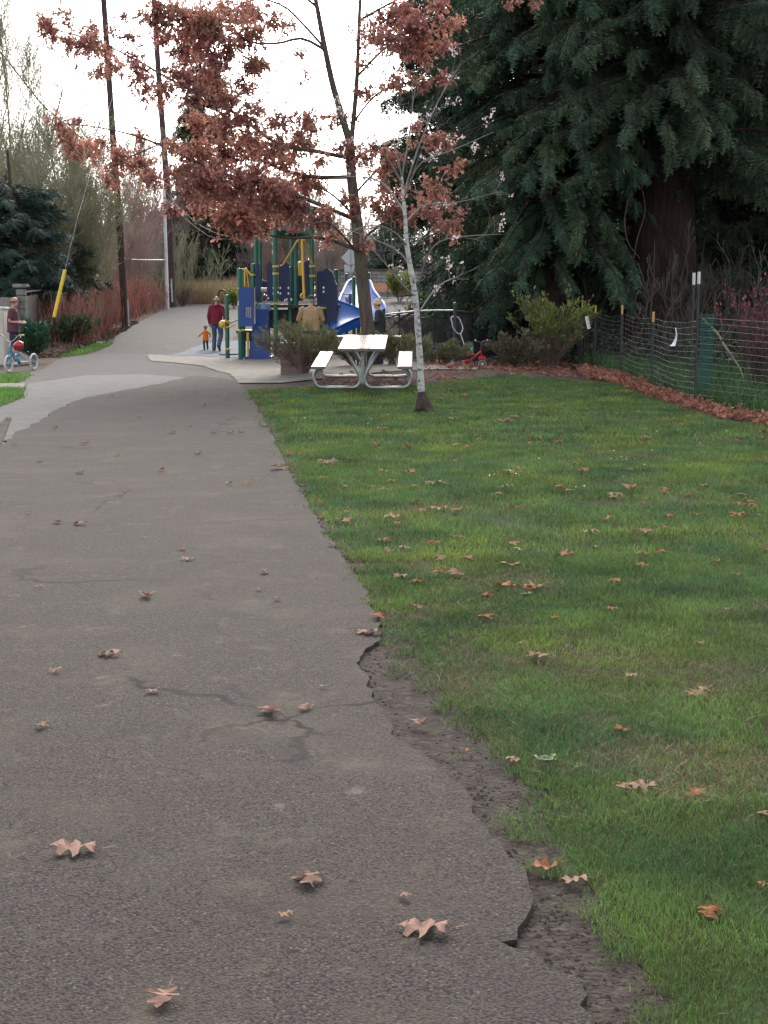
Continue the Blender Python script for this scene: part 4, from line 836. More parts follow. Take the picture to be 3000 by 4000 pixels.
MB().tube([At(648, 1016, 79), At(580, 1016, 77.5), At(515, 1014, 76)], [.045, .03], 8).build('arm', steel, sp, smooth=True)
wm = mat('wire', (.20, .20, .20), rough=.6)
for lb, P, r in (('grey cable slanting down across the left tree tops', [At(-200, -20, 52), At(0, 200, 56), At(110, 340, 59), At(200, 440, 61), At(440, 640, 66)], .03), ('upper of two thin wires sagging to the right of the silver pole', [At(640, 741, 79), At(717, 826, 84), At(800, 890, 90), At(900, 925, 96), At(1100, 950, 104)], .022), ('lower of two thin wires sagging to the right of the silver pole', [At(641, 770, 79), At(720, 850, 84), At(790, 905, 90), At(860, 932, 96), At(1100, 945, 104)], .026)):
    tag(MB().smooth(P, r, 5, 8).build('power_line', wm, origin=P[0]), lb, 'wire')
for i, (px, Y) in enumerate(((869, 86), (909, 87.5))):
    x = At(px, 1183, Y)[0]; z = float(zt(x, Y)); tag(MB().smooth([(x - .22, Y, z - .1), (x - .22, Y, z + .6), (x - .16, Y, z + .8), (x, Y, z + .88), (x + .16, Y, z + .8), (x + .22, Y, z + .6), (x + .22, Y, z - .1)], .045, 10).build('bike_rack', black, origin=(x, Y, z)), ('black hoop bike rack above the shoulder of the red jacket', 'black hoop bike rack nearer the play tower')[i], 'bike rack')
# ------------------------------------------------------------------ shrubs
def shrub(name, label, px, Y, w, h, sm, lm, seed, nst=16, n=(6, 5), lsize=.09, tpl=None, keep=.8, up=.4, lower=0.0, stemr=.012, group=None, x0=None, extra=None, inner=.15, cat='shrub'):
    rng = np.random.default_rng(seed); x0 = At(px, 1183, Y)[0] if x0 is None else x0; z0 = float(zt(x0, Y)); t = empty(name, (x0, Y, z0), label, cat, group)
    a = rng.uniform(0, 2 * PI, nst); s = rng.uniform(.15, 1, nst) ** .7 * w / 2; hh = h * rng.uniform(.6, .95, nst) * (1 - .25 * (s / (w / 2)) ** 2); st = []
    for i in range(nst):
        e = np.array([math.cos(a[i]) * s[i], math.sin(a[i]) * s[i], hh[i]]); b0 = np.array([x0, Y, z0 - .03]) + e * [.12, .12, 0]; st.append(poly1([b0, b0 + e * [.35, .35, .5] + rng.normal(0, .03, 3), b0 + e], stemr, stemr * .4, 8))
    P = np.concatenate([p for p, _ in st]); R = np.concatenate([r for _, r in st])
    c1 = grow(rng, P, R, n[0], h * .38, .65, up, .2, 1, 5, .15, .6); c2 = grow(rng, *c1, n[1], h * .17, .7, up, .15, 1, 4, .15, .6)
    mk('stems', *merge([tubes_np(P, R, 5), tubes_np(c1[0], np.maximum(c1[1], .003), 3), tubes_np(c2[0], np.maximum(c2[1], .0022), 3)]), sm, t)
    if lm:
        e = np.concatenate([c2[0][:, 1:].reshape(-1, 3), c1[0][:, 2:].reshape(-1, 3)]); zr = (e[:, 2] - z0) / h; ro = np.hypot(e[:, 0] - x0, e[:, 1] - Y) / (w / 2)
        e = e[(rng.uniform(0, 1, len(e)) < keep * np.clip((zr - lower) * 3, inner, 1)) ]; d = e - np.array([x0, Y, z0 + h * .25]); d = unit(d) + rng.normal(0, .45, e.shape) + [0, 0, .4]
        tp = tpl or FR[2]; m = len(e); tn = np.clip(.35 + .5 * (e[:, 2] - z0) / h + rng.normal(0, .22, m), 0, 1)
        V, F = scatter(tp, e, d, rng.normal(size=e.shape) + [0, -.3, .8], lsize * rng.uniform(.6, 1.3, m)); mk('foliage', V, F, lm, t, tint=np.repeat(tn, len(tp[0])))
    return t
sprig = frond_tpl(4, .42, .05, .09)
brown_stem = mat('brown_stem', (.10, .062, .05), (.16, .11, .085), 8, .9)
jun = mat('juniper', (.12, .135, .05), (.09, .11, .042), 5, .75, tint=.6, c3=(.15, .085, .055), s3=1.1)
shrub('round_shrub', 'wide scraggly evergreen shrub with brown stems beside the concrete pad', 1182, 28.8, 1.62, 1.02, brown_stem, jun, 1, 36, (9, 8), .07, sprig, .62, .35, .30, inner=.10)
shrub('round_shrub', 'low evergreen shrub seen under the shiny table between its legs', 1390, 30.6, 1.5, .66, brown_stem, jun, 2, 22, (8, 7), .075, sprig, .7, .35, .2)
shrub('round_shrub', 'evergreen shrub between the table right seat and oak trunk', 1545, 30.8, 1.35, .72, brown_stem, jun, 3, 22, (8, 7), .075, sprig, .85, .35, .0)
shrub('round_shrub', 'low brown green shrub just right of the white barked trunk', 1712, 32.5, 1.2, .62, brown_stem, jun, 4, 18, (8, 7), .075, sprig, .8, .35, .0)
leafy = (np.array([(-.06, 0, 0), (.06, 0, 0), (.32, .45, .08), (.12, .95, 0), (-.12, .95, 0), (-.32, .45, .08), (0, .45, -.03)]), np.array([(0, 1, 6, 6), (1, 2, 6, 6), (2, 3, 6, 6), (3, 4, 6, 6), (4, 5, 6, 6), (5, 0, 6, 6)]))
leafy = (leafy[0], np.array([(0, 1, 2, 6), (6, 2, 3, 4), (5, 6, 4, 4), (0, 6, 5, 5)])); leafy = (np.array([(-.05, 0, 0), (.05, 0, 0), (.30, .45, .08), (0, .45, -.04), (-.30, .45, .08), (.06, 1, 0), (-.06, 1, 0)]), np.array([(0, 1, 2, 3), (0, 3, 4, 4), (3, 2, 5, 6), (3, 6, 4, 4)]))
leafy = (leafy[0], np.array([(0, 1, 2, 3), (3, 2, 5, 6), (4, 3, 6, 6), (0, 3, 4, 4)])[:2].tolist() + [[4, 0, 3, 6]]); leafy = (leafy[0], np.array(leafy[1]))
ylf = mat('yellowgreen_leaf', (.16, .21, .03), (.115, .155, .035), 2.5, .6, tint=.5, trans=.3, c3=(.10, .075, .035), s3=.5)
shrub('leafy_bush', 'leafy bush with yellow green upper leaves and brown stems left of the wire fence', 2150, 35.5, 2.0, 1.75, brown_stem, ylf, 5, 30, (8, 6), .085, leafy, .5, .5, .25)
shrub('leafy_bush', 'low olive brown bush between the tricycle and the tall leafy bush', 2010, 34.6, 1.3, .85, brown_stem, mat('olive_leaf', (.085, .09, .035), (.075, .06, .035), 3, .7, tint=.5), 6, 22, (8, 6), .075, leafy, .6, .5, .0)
shrub('barberry_bush', 'barberry bush with red leaves at the right edge behind the wire fence', 2985, 24.5, 1.6, 1.95, mat('barberry_stem', (.07, .045, .04), rough=.9), mat('red_leaf', (.20, .045, .055), (.12, .035, .04), 3, .6, tint=.5, trans=.2), 7, 20, (8, 5), .06, leafy, .32, .5, .0)
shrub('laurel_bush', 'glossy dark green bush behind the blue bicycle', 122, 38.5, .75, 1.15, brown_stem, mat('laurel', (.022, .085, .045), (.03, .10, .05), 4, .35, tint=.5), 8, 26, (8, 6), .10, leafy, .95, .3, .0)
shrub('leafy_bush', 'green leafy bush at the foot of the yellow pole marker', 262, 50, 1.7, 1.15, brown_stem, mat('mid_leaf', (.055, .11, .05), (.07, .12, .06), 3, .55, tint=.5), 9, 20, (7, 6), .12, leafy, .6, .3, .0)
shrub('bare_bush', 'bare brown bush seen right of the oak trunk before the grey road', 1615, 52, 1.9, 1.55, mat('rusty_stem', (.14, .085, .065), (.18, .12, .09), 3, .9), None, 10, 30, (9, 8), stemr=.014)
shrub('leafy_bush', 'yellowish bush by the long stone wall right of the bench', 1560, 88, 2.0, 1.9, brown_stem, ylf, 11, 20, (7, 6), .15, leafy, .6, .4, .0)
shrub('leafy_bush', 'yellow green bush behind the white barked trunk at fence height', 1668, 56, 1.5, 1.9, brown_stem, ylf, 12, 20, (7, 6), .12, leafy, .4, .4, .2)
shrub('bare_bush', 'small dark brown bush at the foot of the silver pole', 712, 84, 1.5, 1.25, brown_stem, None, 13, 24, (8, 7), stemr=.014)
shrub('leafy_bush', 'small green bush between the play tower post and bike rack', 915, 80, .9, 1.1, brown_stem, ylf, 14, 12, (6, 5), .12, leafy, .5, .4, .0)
# red twig hedge up the left bank
rng = np.random.default_rng(40); hx = np.array([At(x, 1183, y)[:2] for x, y in ((340, 50), (400, 54), (450, 60), (500, 66), (560, 72), (620, 78))])
u = rng.uniform(0, 5, 2600); i = u.astype(int).clip(0, 4); f = (u - i)[:, None]; b0 = hx[i] * (1 - f) + hx[i + 1] * f + rng.normal(0, .5, (2600, 2)) - [.9, 0]; z = zt(b0[:, 0], b0[:, 1]); hh = rng.uniform(.7, 1.75, 2600)
d = rng.normal(0, .22, (2600, 2)); k = np.linspace(0, 1, 4); P = np.stack([b0[:, :1] + d[:, :1] * hh[:, None] * k, b0[:, 1:] + d[:, 1:] * hh[:, None] * k, z[:, None] + hh[:, None] * k], -1); P[:, 1:] += rng.normal(0, .03, (2600, 3, 3)); R = np.full((2600, 1), .013) * np.linspace(1, .5, 4)
rt = mat('red_twig', (.38, .15, .12), (.28, .11, .09), 1.2, .85, c3=(.25, .19, .12), s3=.4); c1 = grow(rng, P, R, 5, .42, .5, .5, .3, 1, 4, .1, .7)
hedge = empty('red_twig_hedge', (*hx[2], .5), 'long hedge of thin red twigs on the bank left of the hill road', 'hedge'); mk('twigs', *merge([tubes_np(P, R, 3), tubes_np(c1[0], np.maximum(c1[1], .008), 3)]), rt, hedge)
grassfield('straw_grass', [([At(690, 1183, 90)[:2], At(935, 1183, 88)[:2], At(960, 1183, 98)[:2], At(640, 1183, 98)[:2]], 0, 200, 160, 1.25, .03, None)], mat('straw', (.46, .34, .20), (.38, .27, .15), .8, .8, tint=.3, trans=.2), 5, .22)
# undergrowth at the forest edge on the right
def ivy(name, poly, n, sz, hmax, m, seed):
    r = np.random.default_rng(seed); p = np.array(poly); x = r.uniform(p[:, 0].min(), p[:, 0].max(), n * 3); y = r.uniform(p[:, 1].min(), p[:, 1].max(), n * 3); k = inpoly(x, y, poly); x, y = x[k][:n], y[k][:n]; n = len(x)
    h = hmax * r.uniform(0, 1, n) ** 1.6 * (.2 + 1.4 * fbm(x * .7, y * .7, seed)); P_ = np.stack([x, y, zt(x, y) + h], -1)
    V, F = scatter(leafy, P_, r.normal(size=(n, 3)), r.normal(size=(n, 3)) + [0, -.4, .7], sz * r.uniform(.5, 1.3, n)); return tag(mk(name, V, F, m, tint=np.repeat(np.clip(r.normal(.5, .25, n), 0, 1), len(leafy[0]))), kind='stuff')
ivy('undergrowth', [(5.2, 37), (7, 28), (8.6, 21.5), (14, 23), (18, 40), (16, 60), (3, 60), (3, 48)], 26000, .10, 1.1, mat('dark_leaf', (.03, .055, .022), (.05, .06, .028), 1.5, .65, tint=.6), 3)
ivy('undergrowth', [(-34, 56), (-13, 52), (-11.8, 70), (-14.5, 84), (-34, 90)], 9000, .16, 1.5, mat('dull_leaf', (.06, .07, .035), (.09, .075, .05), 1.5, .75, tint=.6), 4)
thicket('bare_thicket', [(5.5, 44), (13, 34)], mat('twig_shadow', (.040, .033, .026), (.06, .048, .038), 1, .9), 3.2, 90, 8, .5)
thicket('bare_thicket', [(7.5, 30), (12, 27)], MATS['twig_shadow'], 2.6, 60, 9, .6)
for i, (lb, p) in enumerate((('thick bare stick leaning behind the wire fence', [(2745, 1245, 26.5), (2800, 1300, 26.5), (2830, 1350, 26.5), (2885, 1430, 26.5), (2905, 1480, 26.5)]), ('pale forked stick rising towards the red barberry', [(2770, 1390, 26), (2820, 1330, 26), (2860, 1270, 26), (2890, 1220, 26)]))):
    P = [At(*q_) for q_ in p]; tag(MB().smooth(P, [.016, .022, .008], 7).build('stick', MATS['twig_shadow'] if i else tw_olive, origin=P[0]), lb, 'stick')
P = [At(*q_) for q_ in ((1880 + 580, 760, 38.6), (2440, 860, 38.6), (2455, 950, 38.6), (2500, 1010, 38.5))]; tag(MB().smooth(P, [.02, .015, .01], 6).smooth([At(2500, 700, 38.6), At(2520, 820, 38.5), At(2490, 930, 38.5), At(2475, 1010, 38.5)], .012, 6).build('vine', brown_stem, origin=P[0]), 'bare vine climbing the broad reddish trunk', 'vine')
# ------------------------------------------------------------------ fences
wf = empty('wire_fence', (*G(2546, 1510), 0), 'woven wire fence on dark steel posts with yellow tops along the right side', 'fence')
wire = mat('fence_wire', (.065, .07, .07), (.10, .10, .10), 9, .5, metal=.3); tpm = mat('post_green', (.022, .03, .026), (.04, .045, .04), 7, .6); ytop = mat('post_top_yellow', (.50, .33, .10), (.42, .27, .10), 6, .6); wtop = mat('post_top_white', (.62, .58, .55), rough=.6)
FP_ = []
for bx, by, ty, m in ((2271, 1427, 1172, ytop), (2322, 1442, 1194, ytop), (2425, 1468, 1194, ytop), (2546, 1512, 1220, ytop), (2697, 1570, 1068, wtop), (2716, 1580, 1064, wtop)):
    x, y = G(bx, by); z = At(bx, ty, y)[2]; FP_.append((x, y, z)); o = MB().box((x, y, z / 2 - .05), (.012, .04, z + .1)).box((x, y + .022, z / 2 - .05), (.042, .008, z + .1)).build('post', tpm, wf)
    MB().box((x, y, z - .085), (.016, .044, .19)).box((x, y + .022, z - .085), (.046, .011, .19)).build('post_tip', m, o)
FP_.append((7.6, 16.5, 1.45)); FP_[4:5] = []; b = MB(); rr = random.Random(4)
for (xa, ya, za), (xb, yb, zb_) in zip(FP_[:-1], FP_[1:]):
    za, zb_ = min(za, 1.5), min(zb_, 1.42); n = max(3, int(math.hypot(xb - xa, yb - ya) / .16))
    for k in range(13):
        f = 1 - k / 13.5; b.tube([(xa + (xb - xa) * t, ya + (yb - ya) * t - .02, (za - .12) * f * (1 - t) + (zb_ - .1) * f * t - .05 * math.sin(PI * t) + rr.uniform(-.012, .012)) for t in np.linspace(0, 1, 9)], .003, 4, False)
    for k in range(1, n): t = k / n; b.tube([(xa + (xb - xa) * t, ya + (yb - ya) * t - .02, .02), (xa + (xb - xa) * t + rr.uniform(-.02, .02), ya + (yb - ya) * t - .02, (za - .12) * (1 - t) + (zb_ - .1) * t - .05 * math.sin(PI * t))], .0015, 3, False)
b.build('wire', wire, wf)
x, y = G(2752, 1560); z = At(2752, 1225, y)[2]; o = MB(); [o.tube([(x - .1 + i * .021, y, .02), (x - .09 + i * .02, y + .02 * math.sin(i), z - .02 * (i % 3))], .006, 4) for i in range(11)]; [o.box((x, y, .05 + k * .045), (.23, .008, .012)) for k in range(int(z / .045))]
tag(o.build('plastic_netting', mat('green_netting', (.012, .085, .065), rough=.6), origin=(x, y, 0)), 'narrow strip of green plastic netting beside the tallest fence post', 'netting')
p = [At(*q_) for q_ in ((2290, 1238, 34.4), (2296, 1260, 34.35), (2302, 1280, 34.35))]; tgo = empty('hanging_tag', p[0], 'white paper strip with dark marks hanging near the left fence posts', 'tag'); b = MB(); c = np.array(p[1]); b.box(tuple(c), (.075, .006, .30), ry=-.22).build('strip', white, tgo)
b = MB(); [b.box(tuple(c + [.01 + .022 * k * -.22 * -1 * 0 - .0 + (k - 2.5) * .009, -.006, -(k - 2.5) * .04]), (.030, .004, .012 + .008 * (k % 2)), ry=-.22) for k in range(6)]; b.build('lettering', black, tgo)
P = [At(*q_) for q_ in ((2640, 1280, 24.6), (2644, 1310, 24.55), (2638, 1335, 24.5), (2630, 1352, 24.4))]; V, F = [], []
for i, c in enumerate(curve(P, 4)): w = .012 + .05 * (i / 12) ** 2; V += [c - [w, 0, 0], c + [w * .6, .02, 0], c + [w * .6, .024, 0], c - [w, -.006, 0]]
n = len(V) // 4; F = [(4 * i + j, 4 * i + (j + 1) % 4, 4 * i + 4 + (j + 1) % 4, 4 * i + 4 + j) for i in range(n - 1) for j in range(4)] + [(0, 1, 2, 3), (4 * n - 1, 4 * n - 2, 4 * n - 3, 4 * n - 4)]
tag(mk('ribbon', V, [np.array(F)], white, origin=P[0]), 'white ribbon hanging from the wire fence before the reddish trunk', 'ribbon')
cf = empty('chain_link_fence', (*At(1777, 1440, 35)[:2], 0), 'black chain-link fence with sagging top rail behind the tricycle', 'fence'); cn = [(*At(1500, 1200, 42)[:2], 1.26), (*At(1777, 1200, 35)[:2], 1.42), (*At(1976, 1200, 45.5)[:2], 1.44)]; bk2 = [(*At(1500, 1200, 47)[:2], 1.2), (*At(1850, 1200, 47)[:2], 1.2)]
def link(a, c, mb, dz=0):
    L = math.hypot(c[0] - a[0], c[1] - a[1]); s = .062; n = int(L / s)
    for sg_ in (1, -1):
        for i in range(-int(1.4 / s), n + int(1.4 / s)):
            u0 = i * s; u1 = u0 + sg_ * 1.3; v0, v1 = .04, 1.34; pts = []
            lo, hi = 0., 1.
            for uu in (0, L):
                if (u0 - uu) * (u1 - uu) < 0:
                    t = (uu - u0) / (u1 - u0)
                    if (u0 < 0 or u0 > L): lo = max(lo, t)
                    else: hi = min(hi, t)
            if (u0 < 0 or u0 > L) and (u1 < 0 or u1 > L): continue
            for t in (lo, hi): u = u0 + (u1 - u0) * t; w = u / L; pts.append((a[0] + (c[0] - a[0]) * w, a[1] + (c[1] - a[1]) * w, v0 + (v1 - v0) * t * min(a[2], c[2]) / 1.4))
            mb.tube(pts, .0034, 3, False)
b = MB(); link(cn[0], cn[1], b); link(cn[1], cn[2], b); b.build('mesh', black, cf); b = MB(); link(bk2[0], bk2[1], b); b.build('mesh', black, cf)
rail_m = mat('worn_rail', (.10, .10, .105), (.20, .20, .20), 6, .35, metal=.4)
for a, c, sag in ((cn[0], cn[1], -.04), (cn[1], cn[2], .10), (bk2[0], bk2[1], 0)): MB().smooth([(a[0] + (c[0] - a[0]) * t, a[1] + (c[1] - a[1]) * t, a[2] + (c[2] - a[2]) * t - sag * math.sin(PI * t)) for t in np.linspace(0, 1, 6)], .022, 8).build('top_rail', rail_m, cf, smooth=True)
for (x, y, z), r in ((cn[1], .042), (cn[2], .04), (cn[0], .03), ((*At(1757, 1183, 41)[:2], 1.24), .035), ((*At(1697, 1183, 43)[:2], 1.2), .025), ((*At(1560, 1183, 45)[:2], 1.2), .025), ((*At(1625, 1183, 45)[:2], 1.2), .025)): MB().lathe([(r, -.05), (r, z + .12), (r * 1.25, z + .13), (r * 1.1, z + .18), (.004, z + .20)], (x, y, 0), 12).build('post', black, cf, smooth=True)
# wooden fence with stone pillars on the left
fe = empty('wooden_fence', (*At(200, 1300, 50)[:2], .1), 'grey weathered board fence between two stone pillars', 'fence'); A, B2 = np.array(At(96, 1183, 48)[:2]), np.array(At(350, 1183, 63)[:2]); d = B2 - A; L = np.linalg.norm(d); an = math.atan2(d[1], d[0]); b = MB(); rr = random.Random(2); n = int(L / .15)
for i in range(n): c = A + d * (i + .5) / n; z = float(zt(*c)); hh = 1.72 + rr.uniform(-.03, .03); b.box((c[0], c[1] + rr.uniform(-.008, .008), z + hh / 2), (.138, .022, hh), rz=an)
b.build('boards', wood, fe); b = MB(); b.box((*(A + d / 2), float(zt(*(A + d / 2))) + 1.80), (L, .12, .045), rz=an, ry=-.03); b.build('cap_rail', wood, fe)
b = MB(); A3 = np.array(At(-120, 1183, 43)[:2]); d3 = A - A3; n = int(np.linalg.norm(d3) / .15)
for i in range(n): c = A3 + d3 * (i + .5) / n; b.box((c[0], c[1], .9), (.138, .022, 1.75 + rr.uniform(-.03, .03)), rz=math.atan2(d3[1], d3[0]))
b.build('boards', wood, fe)
for px, Y, lb in ((84, 47.6, 'stone pillar behind the man in maroon'), (356, 63.4, 'stone pillar at the far end of the board fence')):
    x = At(px, 1183, Y)[0]; z = float(zt(x, Y)); t = empty('stone_pillar', (x, Y, z), lb, 'pillar'); b = MB(); rr = random.Random(px)
    for k in range(9): w = .44 if px > 200 else .32; b.box((x + rr.uniform(-.015, .015), Y + rr.uniform(-.015, .015), z + .11 + k * .222), (w + rr.uniform(-.03, .03), w, .205), bev=.02)
    b.build('shaft', stone, t); MB().box((x, Y, z + 2.09), (.62 if px > 200 else .46, .5, .12), bev=.025).build('cap', stone, t)
yp = [At(*q_) for q_ in ((211, 1240, 45), (254, 1055, 45.6))]; tag(MB().tube([yp[0], yp[1]], .055, 10).build('pole_marker', mat('yellow_marker', (.72, .52, .02), (.62, .44, .02), 5, .5), origin=yp[0]), 'yellow plastic guy wire guard leaning before the board fence', 'marker'); P = [yp[1], At(300, 860, 48), At(462, 300, 60)]
tag(MB().tube(P, .005, 5).build('guy_wire', wm, origin=yp[1]), 'thin guy wire rising from the yellow guard to the leaning pole', 'wire')
x, y = G(383, 1343); tag(MB().box((x, y, float(zt(x, y)) + .03), (.42, .30, .07), bev=.015).build('meter_lid', mat('pale_lid', (.45, .46, .43), rough=.7), origin=(x, y, 0)), 'pale flat utility cover on the green verge below the leaning pole', 'cover')
ub = empty('utility_cabinet', (At(4, 1183, 37.5)[0], 37.5, 0), 'cream utility cabinet cut by the left edge behind the bicycle', 'cabinet'); x = At(4, 1183, 37.5)[0] - .16; cream = mat('cream_paint', (.58, .54, .46), (.50, .46, .39), 3, .6); MB().box((x, 37.5, .72), (.56, .5, 1.44), bev=.02).build('body', cream, ub); MB().box((x, 37.5, 1.47), (.62, .56, .06), bev=.015).build('lid', white, ub); MB().box((x + .02, 37.235, .8), (.03, .03, .16)).build('handle', steel, ub)
x, y = G(1150, 1497); x = At(1148, 1490, 28.9)[0]; tr_ = empty('litter_bin', (x, 28.9, 0), 'square brown bin on the concrete pad behind the scraggly shrub', 'bin'); bm_ = mat('brown_bin', (.135, .075, .062), (.17, .10, .085), 4, .6); MB().box((x, 28.95, .17), (.50, .50, .36), bev=.015).build('base', bm_, tr_); MB().box((x, 28.95, .37), (.52, .52, .035), bev=.01).build('band', bm_, tr_); MB().box((x, 28.95, .6), (.50, .50, .42), bev=.015).build('body', bm_, tr_)
P = [At(*q_) for q_ in ((856, 1388, 43.6), (885, 1383, 43.6), (920, 1377, 43.9), (950, 1362, 44.4))]; P = [(p[0], p[1], float(zt(p[0], p[1])) + .05) for p in P]; tag(MB().smooth(P, [.02, .028, .012], 7).smooth([P[2], (P[2][0] + .2, P[2][1] - .25, P[2][2] + .02)], .012, 6).build('fallen_branch', brown_stem, origin=P[0]), 'forked fallen branch on the blue surface by the free green post', 'branch')
P = [G(1072, 1420), G(1095, 1424)]; tag(MB().smooth([(P[0][0], P[0][1], .05), (P[1][0], P[1][1], .06), (P[1][0] + .2, P[1][1] - .1, .05)], .01, 6).smooth([(P[1][0], P[1][1], .06), (P[1][0] + .02, P[1][1] + .2, .07)], .007, 5).build('twig', brown_stem, origin=(*P[0], .03)), 'small dark twig on the concrete pad left of the bin', 'twig')
# ------------------------------------------------------------------ people
def fuse(mb, voxel, smooth=4):
    """joins overlapping shapes into one continuous surface; returns V, F"""
    V, F = merge(mb.p); me = bpy.data.meshes.new('tmp'); fl = [list(f) for a in F for f in a.tolist()]; me.from_pydata(V.tolist(), [], fl)
    o = bpy.data.objects.new('tmp', me); COL.objects.link(o); r = o.modifiers.new('r', 'REMESH'); r.mode = 'VOXEL'; r.voxel_size = voxel
    s = o.modifiers.new('s', 'SMOOTH'); s.iterations = smooth; s.factor = .5
    e = o.evaluated_get(bpy.context.evaluated_depsgraph_get()); m2 = e.to_mesh(); n = len(m2.vertices); co = np.empty(n * 3); m2.vertices.foreach_get('co', co)
    F = [np.array([f.vertices[:] for f in m2.polygons if len(f.vertices) == k]) for k in (3, 4)]; e.to_mesh_clear(); bpy.data.objects.remove(o); bpy.data.meshes.remove(me)
    return co.reshape(-1, 3), [f for f in F if len(f)]
skin = mat('skin', (.50, .27, .20), (.44, .22, .16), 12, .55)
def person(label, loc, face, H=1.75, J=None, top=None, sleeve=1.0, bottom=None, legs=1.0, shoe=None, hair=None, hat=None, head=1.0, fat=1.0, hood=False, glasses=None, collar=None):
    """stands facing local +y; J overrides joints (metres for a 1.75 m adult)"""
    t = empty('person', loc, label, 'person', None, face, True); k = H / 1.75
    D = dict(pel=(0, 0, .95), chest=(0, .0, 1.27), neck=(0, .0, 1.46), head=(0, .03, 1.625), shL=(-.185, 0, 1.405), elL=(-.25, -.03, 1.12), wrL=(-.25, .07, .87), shR=(.185, 0, 1.405), elR=(.25, -.03, 1.12), wrR=(.25, .07, .87), hipL=(-.095, 0, .92), knL=(-.105, .025, .50), anL=(-.105, -.02, .09), hipR=(.095, 0, .92), knR=(.105, .025, .50), anR=(.105, -.02, .09), toeL=None, toeR=None)
    D.update(J or {}); D = {a: (np.array(v, float) if v is not None else None) for a, v in D.items()}
    for s in 'LR':
        if D['toe' + s] is None: D['toe' + s] = D['an' + s] + [(-.03 if s == 'L' else .03), .15, -.055]
    def torso(mb, rings, g):
        S = [D['pel'] - [0, 0, .12], D['pel'], D['chest'], D['neck']]; zz = [.83, .95, 1.27, 1.46]; a = np.linspace(0, 2 * PI, 17)[:-1]; V = []
        for z, rx, ry in rings:
            c = np.array([np.interp(z, zz, [q[i] for q in S]) for i in range(3)]); V.append(np.stack([c[0] + (rx + g) * np.cos(a), c[1] + (ry + g) * np.sin(a), np.full(16, c[2])], -1))
        n = len(V); idx = np.arange(n * 16).reshape(n, 16); j = np.roll(idx, -1, 1); q = np.stack([idx[:-1], j[:-1], j[1:], idx[1:]], -1).reshape(-1, 4)
        mb.p.append((np.concatenate(V), [q, np.array([list(range(16))[::-1]]), np.array([[(n - 1) * 16 + i for i in range(16)]])]))
    rings = [(.84, .12, .10), (.92, .165 * fat, .115 * fat), (1.02, .155 * fat, .115 * fat), (1.14, .15 * fat, .115 * fat), (1.28, .168, .12), (1.38, .165, .105), (1.44, .10, .075), (1.475, .062, .06)]
    B = MB(); torso(B, rings, 0); hd = D['head']; h = head
    B.tube([D['neck'] - [0, 0, .03], hd - [0, .02, .04]], .054 * h ** .5, 12).ball(hd + [0, 0, .025 * h], (.074 * h, .094 * h, .098 * h)).ball(hd + [0, .022 * h, -.06 * h], (.056 * h, .068 * h, .062 * h)).ball(hd + [0, .097 * h, -.012 * h], (.014 * h, .020 * h, .022 * h), 8, 6)
    for s in (-1, 1): B.ball(hd + [s * .078 * h, -.008, -.005], (.011 * h, .022 * h, .032 * h), 8, 6)
    for s in 'LR':
        sg = -1 if s == 'L' else 1; sh, el, wr = D['sh' + s], D['el' + s], D['wr' + s]; B.tube([sh, (sh + el) / 2, el, (el + wr) / 2, wr], [.052, .046, .040, .036, .026], 12); B.ball(sh, .055)
        f = unit(wr - el); lat = unit(np.cross(f, [0, 0, 1.0]) if abs(f[2]) < .9 else np.array([0, 1.0, 0])); nr = np.cross(f, lat)
        B.tube([wr, wr + f * .045, wr + f * .085], [.027, .036, .034], 10)
        for i, (o_, l_) in enumerate(((-.030, .062), (-.010, .075), (.011, .070), (.030, .054))):
            b0 = wr + f * .075 + lat * o_; B.tube([b0, b0 + f * l_ * .5 + nr * .006, b0 + f * l_ * .85 + nr * .026], [.0095, .009, .007], 8)
        b0 = wr + f * .03 - lat * .03; B.tube([b0, b0 + f * .03 - lat * .022 + nr * .008, b0 + f * .058 - lat * .026 + nr * .02], [.011, .010, .008], 8)
        hp, kn, an, to = D['hip' + s], D['kn' + s], D['an' + s], D['toe' + s]; B.tube([hp, (hp + kn) / 2, kn, kn * .6 + an * .4, an], [.088, .072, .054, .054, .036], 12); B.tube([an - [0, .03, .03], (an + to) / 2, to], [.038, .036, .028], 10)
    sc = lambda VF: (VF[0] * k, VF[1])
    mk('body', *sc(fuse(B, .012)), skin, t, smooth=True)
    if top:
        B = MB(); torso(B, [(.86, .175 * fat, .13 * fat)] + [r for r in rings[1:-1]] + [(1.47, .075, .07)], .022)
        for s in 'LR':
            sh, el, wr = D['sh' + s], D['el' + s], D['wr' + s]; B.ball(sh - [0, 0, .01], .074)
            if sleeve >= 1: B.tube([sh, (sh + el) / 2, el, (el + wr) / 2, wr - (wr - el) * .02], [.074, .066, .062, .056, .045], 14)
            else: B.tube([sh, sh + (el - sh) * .75], [.075, .074], 14)
        if hood: B.smooth([D['neck'] + q for q in ([-.11, .02, -.0], [-.10, -.07, .01], [0, -.12, -.03], [.10, -.07, .01], [.11, .02, 0])], .045, 10)
        mk('jacket' if sleeve >= 1 else 'shirt', *sc(fuse(B, .013)), top, t, smooth=True)
    if bottom:
        B = MB(); torso(B, rings[:3], .014)
        for s in 'LR':
            hp, kn, an = D['hip' + s], D['kn' + s], D['an' + s]; B.ball(hp, .10)
            if legs >= 1: B.tube([hp, (hp + kn) / 2, kn, (kn + an) / 2, an + [0, 0, -.03]], [.10, .088, .074, .07, .066], 14)
            else: B.tube([hp, hp + (kn - hp) * .95], [.10, .092], 14)
        mk('trousers' if legs >= 1 else 'shorts', *sc(fuse(B, .013)), bottom, t, smooth=True)
